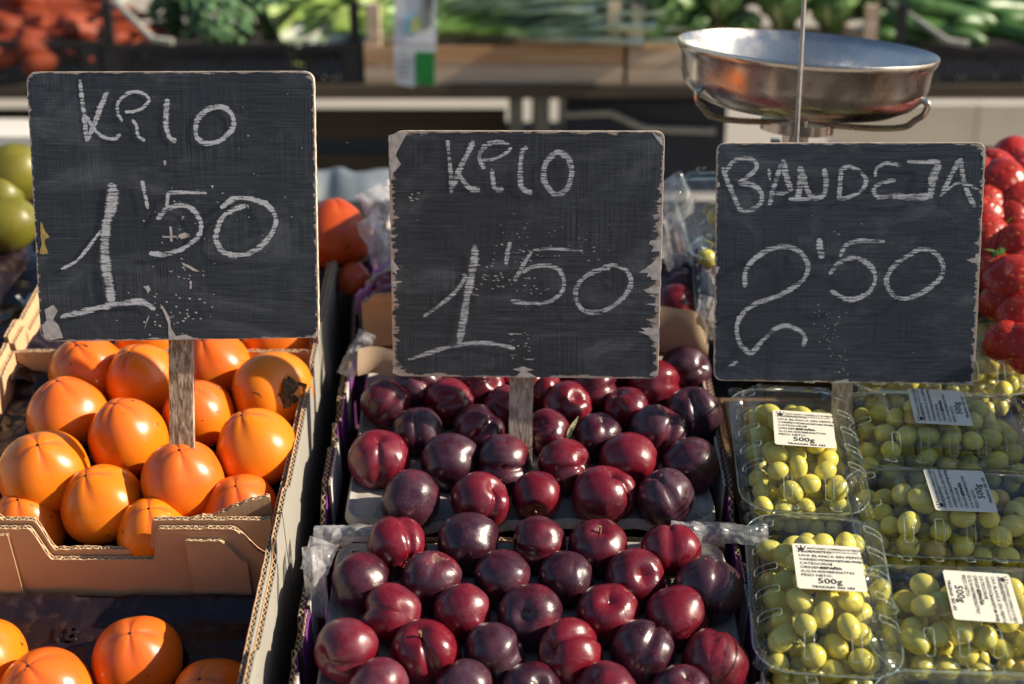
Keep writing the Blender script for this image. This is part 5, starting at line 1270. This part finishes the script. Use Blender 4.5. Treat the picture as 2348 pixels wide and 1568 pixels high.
def lattice_crate(u0, u1, v0, v1, label, handles=True, mat=BLACKP, dep=.38, Y=YT+.03):
    x0, x1 = xat(u0, v1, Y), xat(u1, v1, Y); h_ = zat(v0, Y)-tz-.002
    t = thing('mesh_crate', T((x0+x1)/2, Y, tz+.002), label, 'crate', 'black mesh crates on the table behind'); W_ = x1-x0
    for (L, M) in ((W_, T(0, 0, 0)), (W_, T(0, dep, 0)), (dep, T(-W_/2, dep/2, 0) @ Matrix.Rotation(math.pi/2, 4, 'Z')), (dep, T(W_/2, dep/2, 0) @ Matrix.Rotation(math.pi/2, 4, 'Z'))):
        m = MB(); m.box((0, 0, h_-.008), (L, .012, .016)); m.box((0, 0, .008), (L, .012, .016))
        for s in (-1, 1): m.box((s*(L/2-.02), 0, h_/2), (.04, .012, h_-.034))
        nb = int(L/.014)
        for k in range(nb):
            m.box((-L/2+.045+(L-.09)*k/(nb-1), 0, h_/2), (.0062, .006, h_-.034))
        for k in range(4): m.box((0, .004, h_*(k+1)/5), (L-.082, .004, .005))
        obj('side_panel', m.mesh('lattice_side', mat, False), t, M)
    m = MB(); m.box((0, dep/2, .004), (W_-.02, dep-.02, .006)); obj('bottom_panel', m.mesh('lattice_bottom', mat, False), t)
    if handles:
        for s in (-1, 1):
            x = s*(W_/2-.012); m = MB()
            m.tube([(x, dep-.02, h_+.09), (x, .12, h_+.085), (x-s*.01, .09, h_+.08), (x-s*.11, -.002, h_+.012), (x-s*.16, -.004, h_+.005)], .0085, 8); obj('handle', m.mesh('crate_handle', HANDLE), t)
            m = MB(); m.box((x, .02, h_+.05), (.022, .022, .10)); obj('corner_post', m.mesh('crate_corner', mat, False), t)
    # tiny glints along the bottom rim, modelled as pale specks
    m = MB(); r_ = random.Random(int(u0))
    for k in range(16): m.box((r_.uniform(-W_/2+.05, W_/2-.05), -.008, .012+.006*r_.random()), (.004, .004, .004))
    tag(obj('rim_glint', m.mesh('rim_glint', HANDLE, False), t), kind='stuff')
    return t
lattice_crate(-330, 236, 92, 195, 'black mesh crate full of orange carrots at the top left', False)
lattice_crate(246, 828, 100, 195, 'black mesh crate holding the broccoli and the napa cabbage')
lattice_crate(2045, 2650, 105, 212, 'black mesh crate of courgettes at the top right')
def wood_crate(u0, u1, v0, label, dep=.40, Y=YT+.03, stain=False):
    x0, x1 = xat(u0, 195, Y), xat(u1, 195, Y); W_ = x1-x0; h_ = zat(v0, Y)-tz
    t = thing('wooden_crate', T((x0+x1)/2, Y, tz+.002), label, 'crate', 'poplar crates on the table behind')
    for k, (z0, z1) in enumerate(((.0, h_*.48), (h_*.52, h_))):
        m = MB(); m.box((0, 0, (z0+z1)/2), (W_, .008, z1-z0)); obj('front_slat', m.mesh('front_slat', STAIN if (stain and k == 1) else CRATEW, False), t)
        m = MB(); m.box((0, 0, (z0+z1)/2), (W_, .008, z1-z0)); obj('back_slat', m.mesh('back_slat', CRATEW, False), t, T(0, dep, 0))
        for s in (-1, 1):
            m = MB(); m.box((0, 0, (z0+z1)/2), (.008, dep-.01, z1-z0+.03*k)); obj('end_slat', m.mesh('end_slat', CRATEW, False), t, T(s*(W_/2-.004), dep/2, 0))
    for s in (-1, 1):
        for y in (.018, dep-.018):
            m = MB(); m.box((0, 0, h_*.5+.05), (.030, .026, h_+.10)); obj('corner_post', m.mesh('corner_post', CRATEW, False), t, T(s*(W_/2-.024), y, 0))
    m = MB(); m.box((0, dep/2, .006), (W_-.02, dep-.02, .006)); obj('bottom_slat', m.mesh('bottom_slat', CRATEW, False), t)
    return t
wood_crate(838, 1428, 108, 'pale wooden crate of leeks at the top centre', stain=True)
wood_crate(1438, 2010, 112, 'pale wooden crate of lettuces behind the weighing pan')
# carrots
rnd = random.Random(17)
CM = []
for k in range(3):
    m = MB(); L = .20; pts = [(x*L-.1, .006*math.sin(x*4+k), .004*math.cos(x*5+k)) for x in [i/14 for i in range(15)]]
    m.tube(pts, [.021*(1-.75*(i/14)**1.4)*(1 if i else .5)*(1+.06*math.sin(i*2.3+k)) for i in range(15)], 12); CM.append(m.mesh('carrot', CARROT, True, 0))
n = 0
for lay, (vv, num) in enumerate(((110, 6), (92, 7), (66, 7), (40, 6), (14, 6), (-12, 6))):
    for k in range(num):
        u = -30+k*48+rnd.uniform(-14, 14); 
        if vv < 60 and u > 250-vv*0: u -= 60
        Yc = YT+.07+lay*.055+rnd.uniform(-.01, .02)
        P = bgp(u, vv+rnd.uniform(-8, 8), Yc); n += 1
        o = obj('carrot', CM[k % 3], None, Matrix.Translation(P) @ Matrix.Rotation(rnd.uniform(-.5, .5), 4, 'Z') @ Matrix.Rotation(rnd.uniform(-.25, .25), 4, 'Y') @ Matrix.Scale(rnd.uniform(1.25, 1.7), 4))
        tag(o, f'orange carrot, {ORD[min(k, 9)]} from left in the {["bottom", "second", "third", "fourth", "fifth", "topmost"][lay]} layer of the carrot crate', 'carrot', 'carrots heaped in the crate at the top left')
# broccoli: dome of florets
def broccoli(u, v, Y, r, lab, seed):
    P = bgp(u, v, Y); t = thing('broccoli', Matrix.Translation(P) @ Matrix.Rotation(R(30), 4, 'X'), lab, 'broccoli', 'broccoli heads'); r_ = random.Random(seed); mb = MB()
    for k in range(130):
        a = r_.uniform(0, 2*math.pi); z = r_.uniform(-.15, 1); s = math.sqrt(max(0, 1-z*z)); rad = r*(.84+.16*r_.random()); c = (rad*s*math.cos(a), rad*s*math.sin(a), rad*z*.8); q = r*r_.uniform(.10, .19)
        rs = []
        for i in range(7):
            t_ = math.pi*i/6; rs.append([(c[0]+q*max(.05, math.sin(t_))*math.cos(j*.785)*(1+.25*noise.noise((i, j, k))), c[1]+q*max(.05, math.sin(t_))*math.sin(j*.785)*(1+.25*noise.noise((j, i, k))), c[2]+q*math.cos(t_)) for j in range(8)])
        mb.rings(rs, 0, True, True)
    obj('floret_crown', mb.mesh('floret_crown', BROC, True, 0), t); m = MB(); m.tube([(0, 0, 0), (0, 0, -r*1.2)], [r*.45, r*.3], 10); obj('stalk', m.mesh('broccoli_stalk', LEEK), t)
broccoli(505, 62, YT+.10, .078, 'broccoli head left of the napa cabbage, front one', 1); broccoli(610, 10, YT+.24, .085, 'dark broccoli head behind the front broccoli, touching the cabbage', 2); broccoli(440, 0, YT+.28, .07, 'dark broccoli head far back in the black crate, left', 6)
broccoli(395, 30, YT+.30, .06, 'small shaded broccoli head beside the crate handle', 8)
def leaf_fn(L, wd, bend, seed, ribw=.12, cup=.2, ruffle=.012):
    def fn(p, q):
        s = (p-.5)*2; w_ = wd*math.sin(math.pi*(.12+.83*q))**.7*(.55+.6*q)
        return (s*w_, L*q*(1-.15*bend*q), cup*wd*s*s+bend*L*.25*q*q+ruffle*abs(s)**2*math.sin(q*26+seed+2*s)+.006*noise.noise((s*3, q*6, seed)))
    return fn
def leaf_mesh(name, mat, L, wd, bend, seed, ribw=.14, cup=.2, ruffle=.012, nx=13, ny=22):
    m = MB(); m.grid(leaf_fn(L, wd, bend, seed, ribw, cup, ruffle), nx, ny); me = m.mesh(name, mat, True, 0)
    rb = [max(math.exp(-(((i/(nx-1)-.5)*2)/(ribw*(1.9-1.7*j/(ny-1))))**2), .35*math.exp(-((math.sin(j*1.9+abs(i-nx//2)*.8))/.3)**2)*(1-j/ny)) for j in range(ny) for i in range(nx)]
    a = me.attributes.new('rib', 'FLOAT', 'POINT'); a.data.foreach_set('value', rb); return me
# napa cabbage, pointing to the upper right
def napa(u, v, Y, ax, lab, L=.26, seed=1):
    P = bgp(u, v, Y); z = ax.normalized(); x = CT.cross(z).normalized(); y = z.cross(x)
    t = thing('napa_cabbage', Matrix.Translation(P) @ Matrix((x, y, z)).transposed().to_4x4(), lab, 'cabbage', 'napa cabbages'); r_ = random.Random(seed)
    m = MB(); rs = []
    for i in range(16):
        t_ = i/15; rs.append([(.062*math.sin(math.pi*(.06+.86*t_))**.6*math.cos(j*.3927), .062*math.sin(math.pi*(.06+.86*t_))**.6*math.sin(j*.3927), L*.92*t_) for j in range(16)])
    m.rings(rs, 0, True, True); obj('heart', m.mesh('heart', NAPA, True, 0), t)
    for k in range(14):
        me = leaf_mesh('leaf', NAPA, L*r_.uniform(.85, 1.08), .062, r_.uniform(-.30, -.05), k, .38, .42, .006)
        a = k*2*math.pi/14*2.0+.2*r_.random(); rad = .058-.012*(k > 6)
        obj('leaf', me, t, Matrix.Rotation(a, 4, 'Z') @ T(0, rad*.55, 0) @ Matrix.Rotation(R(6), 4, 'X') @ Matrix(((1, 0, 0, 0), (0, 0, 1, rad*.42), (0, 1, 0, 0), (0, 0, 0, 1))))
napa(642, 95, YT+.09, Vector((.86, .25, .36)), 'napa cabbage lying in the black crate right of the broccoli', .27, 1)
napa(730, 20, YT+.22, Vector((.7, .5, .40)), 'napa cabbage behind the front one, at the top edge', .25, 2)
# leeks
rnd = random.Random(31)
LK = [leaf_mesh('blade', LEEK, .5, .042, .10, k, .2, .35, .004, 9, 26) for k in range(3)]+[leaf_mesh('blade', LEEKB, .5, .046, .08, k+3, .2, .3, .004, 9, 26) for k in range(3)]
for k, (u, v, dy, rz, rx, b) in enumerate(((880,92,.05,-72,3,0),(1030,88,.06,-80,3,0),(930,62,.12,-68,5,0),(1010,40,.17,-98,5,3),(1120,92,.07,-104,3,3),(1080,60,.13,-75,5,0),(960,18,.24,-80,6,0),(1130,30,.2,-86,6,3),(1180,66,.15,-112,5,3),(1060,0,.30,-75,6,3),(900,36,.2,-62,6,0),(1240,96,.09,-100,3,3),(1210,20,.26,-80,6,3),(1000,-18,.33,-90,5,0))):
    P = bgp(u, v-12, YT+.05+dy); t = thing('leek', Matrix.Translation(P) @ Matrix.Rotation(R(rz), 4, 'Z') @ Matrix.Rotation(R(rx), 4, 'X'), '', 'leek', 'leeks in the pale wooden crate')
    t['label'] = f'green leek with long blades in the wooden crate, {["front row far left","front row left of centre","second row left","third row left of centre","front row right of centre","second row centre","back left","back centre","second row right","rearmost centre","third row far left","front row right","back right","rearmost left"][k]}'
    for j in range(4): obj('blade', LK[b+j % 3], t, T(0, -.08, .004*j) @ Matrix.Rotation(R((j-1.5)*9), 4, 'Z') @ Matrix.Rotation(R(j*2.5-3), 4, 'X'))
    m = MB(); m.tube([(0, -.22, 0), (0, -.06, .002)], [.014, .016], 10); obj('shank', m.mesh('shank', CRATEW if False else LEEKB), t)
# lettuces
def lettuce(u, v, Y, s, lab, seed, mat=LETT):
    P = bgp(u, v, Y); t = thing('lettuce', Matrix.Translation(P) @ Matrix.Rotation(R(12), 4, 'X'), lab, 'lettuce', 'lettuces in the wooden crate'); r_ = random.Random(seed)
    ms = [leaf_mesh('leaf', mat, s*1.1, s*.5, r_.uniform(.3, .9), seed+k, .10, .5, s*.12) for k in range(4)]
    for k in range(11):
        obj('leaf', ms[k % 4], t, Matrix.Rotation(k*2.4, 4, 'Z') @ Matrix.Rotation(R(78-k*4), 4, 'X') @ T(0, s*.05, 0))
for k, (u, v, dy, s, lab) in enumerate(((1530,95,.09,.12,'lettuce at the left end of the right wooden crate'),(1650,70,.12,.13,'lettuce just left of the thin rod above the pan'),(1790,75,.12,.13,'bright lettuce behind the thin rod'),(1900,80,.12,.12,'lettuce right of the thin rod above the pan'),(1590,25,.26,.13,'lettuce in the back row of the right wooden crate, left'),(1730,15,.28,.13,'lettuce in the back row of the right wooden crate, centre'),(1860,20,.28,.13,'lettuce in the back row of the right wooden crate, right'),(1960,50,.22,.11,'dark lettuce beside the right corner post of the wooden crate'))):
    lettuce(u, v, YT+dy, s, lab, 40+k)
for k, (u, v) in enumerate(((1500, 118), (1590, 120), (1700, 122))): lettuce(u, v-15, YT+.075, .08, ['leafy greens hanging over the left end of the right wooden crate', 'leafy greens behind the front slat left of the pan', 'leafy greens behind the pan rim'][k], 70+k)
# courgettes
CM2 = []
for k in range(2):
    m = MB(); pts = [(x*.24-.12, .012*math.sin(x*3.0+k*2), .010*math.sin(x*2.6+k)) for x in [i/14 for i in range(15)]]
    m.tube(pts, [.023*min(1, (.35+i*.35))*min(1, (14-i)*.30+.35) for i in range(15)], 14); me = m.mesh('courgette', CUKE, True, 0)
    a = me.attributes.new('rib', 'FLOAT', 'POINT'); a.data.foreach_set('value', [.55*((i % 14) % 3 == 0) for i in range(len(me.vertices))]); CM2.append(me)
for k, (u, v, dy, rz, ry) in enumerate(((2150,78,.06,-8,12),(2180,36,.10,6,8),(2270,70,.10,25,14),(2110,55,.13,20,0),(2230,10,.16,-6,10),(2130,8,.18,10,6),(2320,30,.14,20,10),(2340,85,.07,-30,6),(2380,55,.12,10,5),(2200,-15,.24,0,5),(2310,-10,.22,15,8),(2090,90,.10,30,2),(2060,30,.22,40,2))):
    P = bgp(u, v, YT+dy+.02)
    o = obj('courgette', CM2[k % 2], None, Matrix.Translation(P) @ Matrix.Rotation(R(rz), 4, 'Z') @ Matrix.Rotation(R(ry), 4, 'Y'))
    tag(o, ['pale green courgette sloping down over the crate rim', 'long dark courgette above the sloping one', 'courgette right of the sloping pale one', 'courgette behind the crate corner post', 'courgette in the upper row, centre', 'courgette in the upper row, left', 'courgette at the right edge, upper', 'courgette low at the right edge', 'courgette cut by the right edge', 'courgette at the top edge, left', 'courgette at the top edge, right', 'courgette low at the left end of its crate', 'courgette at the back left of its crate'][k], 'courgette', 'courgettes in the black crate at the top right')
# printed paper bag hanging over the leek crate
pb = thing('paper_tag', T(*bgp(952, 100, YT-.03)), 'white printed tag with a green patch hanging on the leek crate', 'tag')
def pl(u, v, dy=0): return bgp(u, v, YT-.03-dy)-pb.matrix_world.translation
def quadp(name, mat, uvs, d0, d1):
    a = [pl(*p, d0) for p in uvs]; b = [pl(*p, d1) for p in uvs]; m = MB(); m.rings([a, b], 0, True, True); return obj(name, m.mesh(name, mat, False), pb)
quadp('upper_sheet', PAPER, [(908,-60),(1000,-60),(1000,102),(902,98)], .004, .0)
quadp('lower_sheet', PAPER, [(903,102),(999,106),(998,198),(970,190),(945,199),(908,192)], .010, .006)
quadp('green_patch', GREENP, [(951,118),(998,120),(997,197),(952,194)], .013, .0112)
quadp('blue_patch', BLUEP, [(926,32),(958,30),(955,80),(924,76)], .0065, .0052); quadp('yellow_patch', YELP, [(944,42),(966,40),(962,72),(942,74)], .0085, .0072)
quadp('grey_patch', GREYP, [(966,-60),(998,-60),(990,60),(968,72)], .0065, .0052)
for k in range(5): quadp('print_line', GREYP, [(912, 116+k*14), (940, 116+k*14), (940, 120+k*14), (912, 120+k*14)], .0122, .0112)
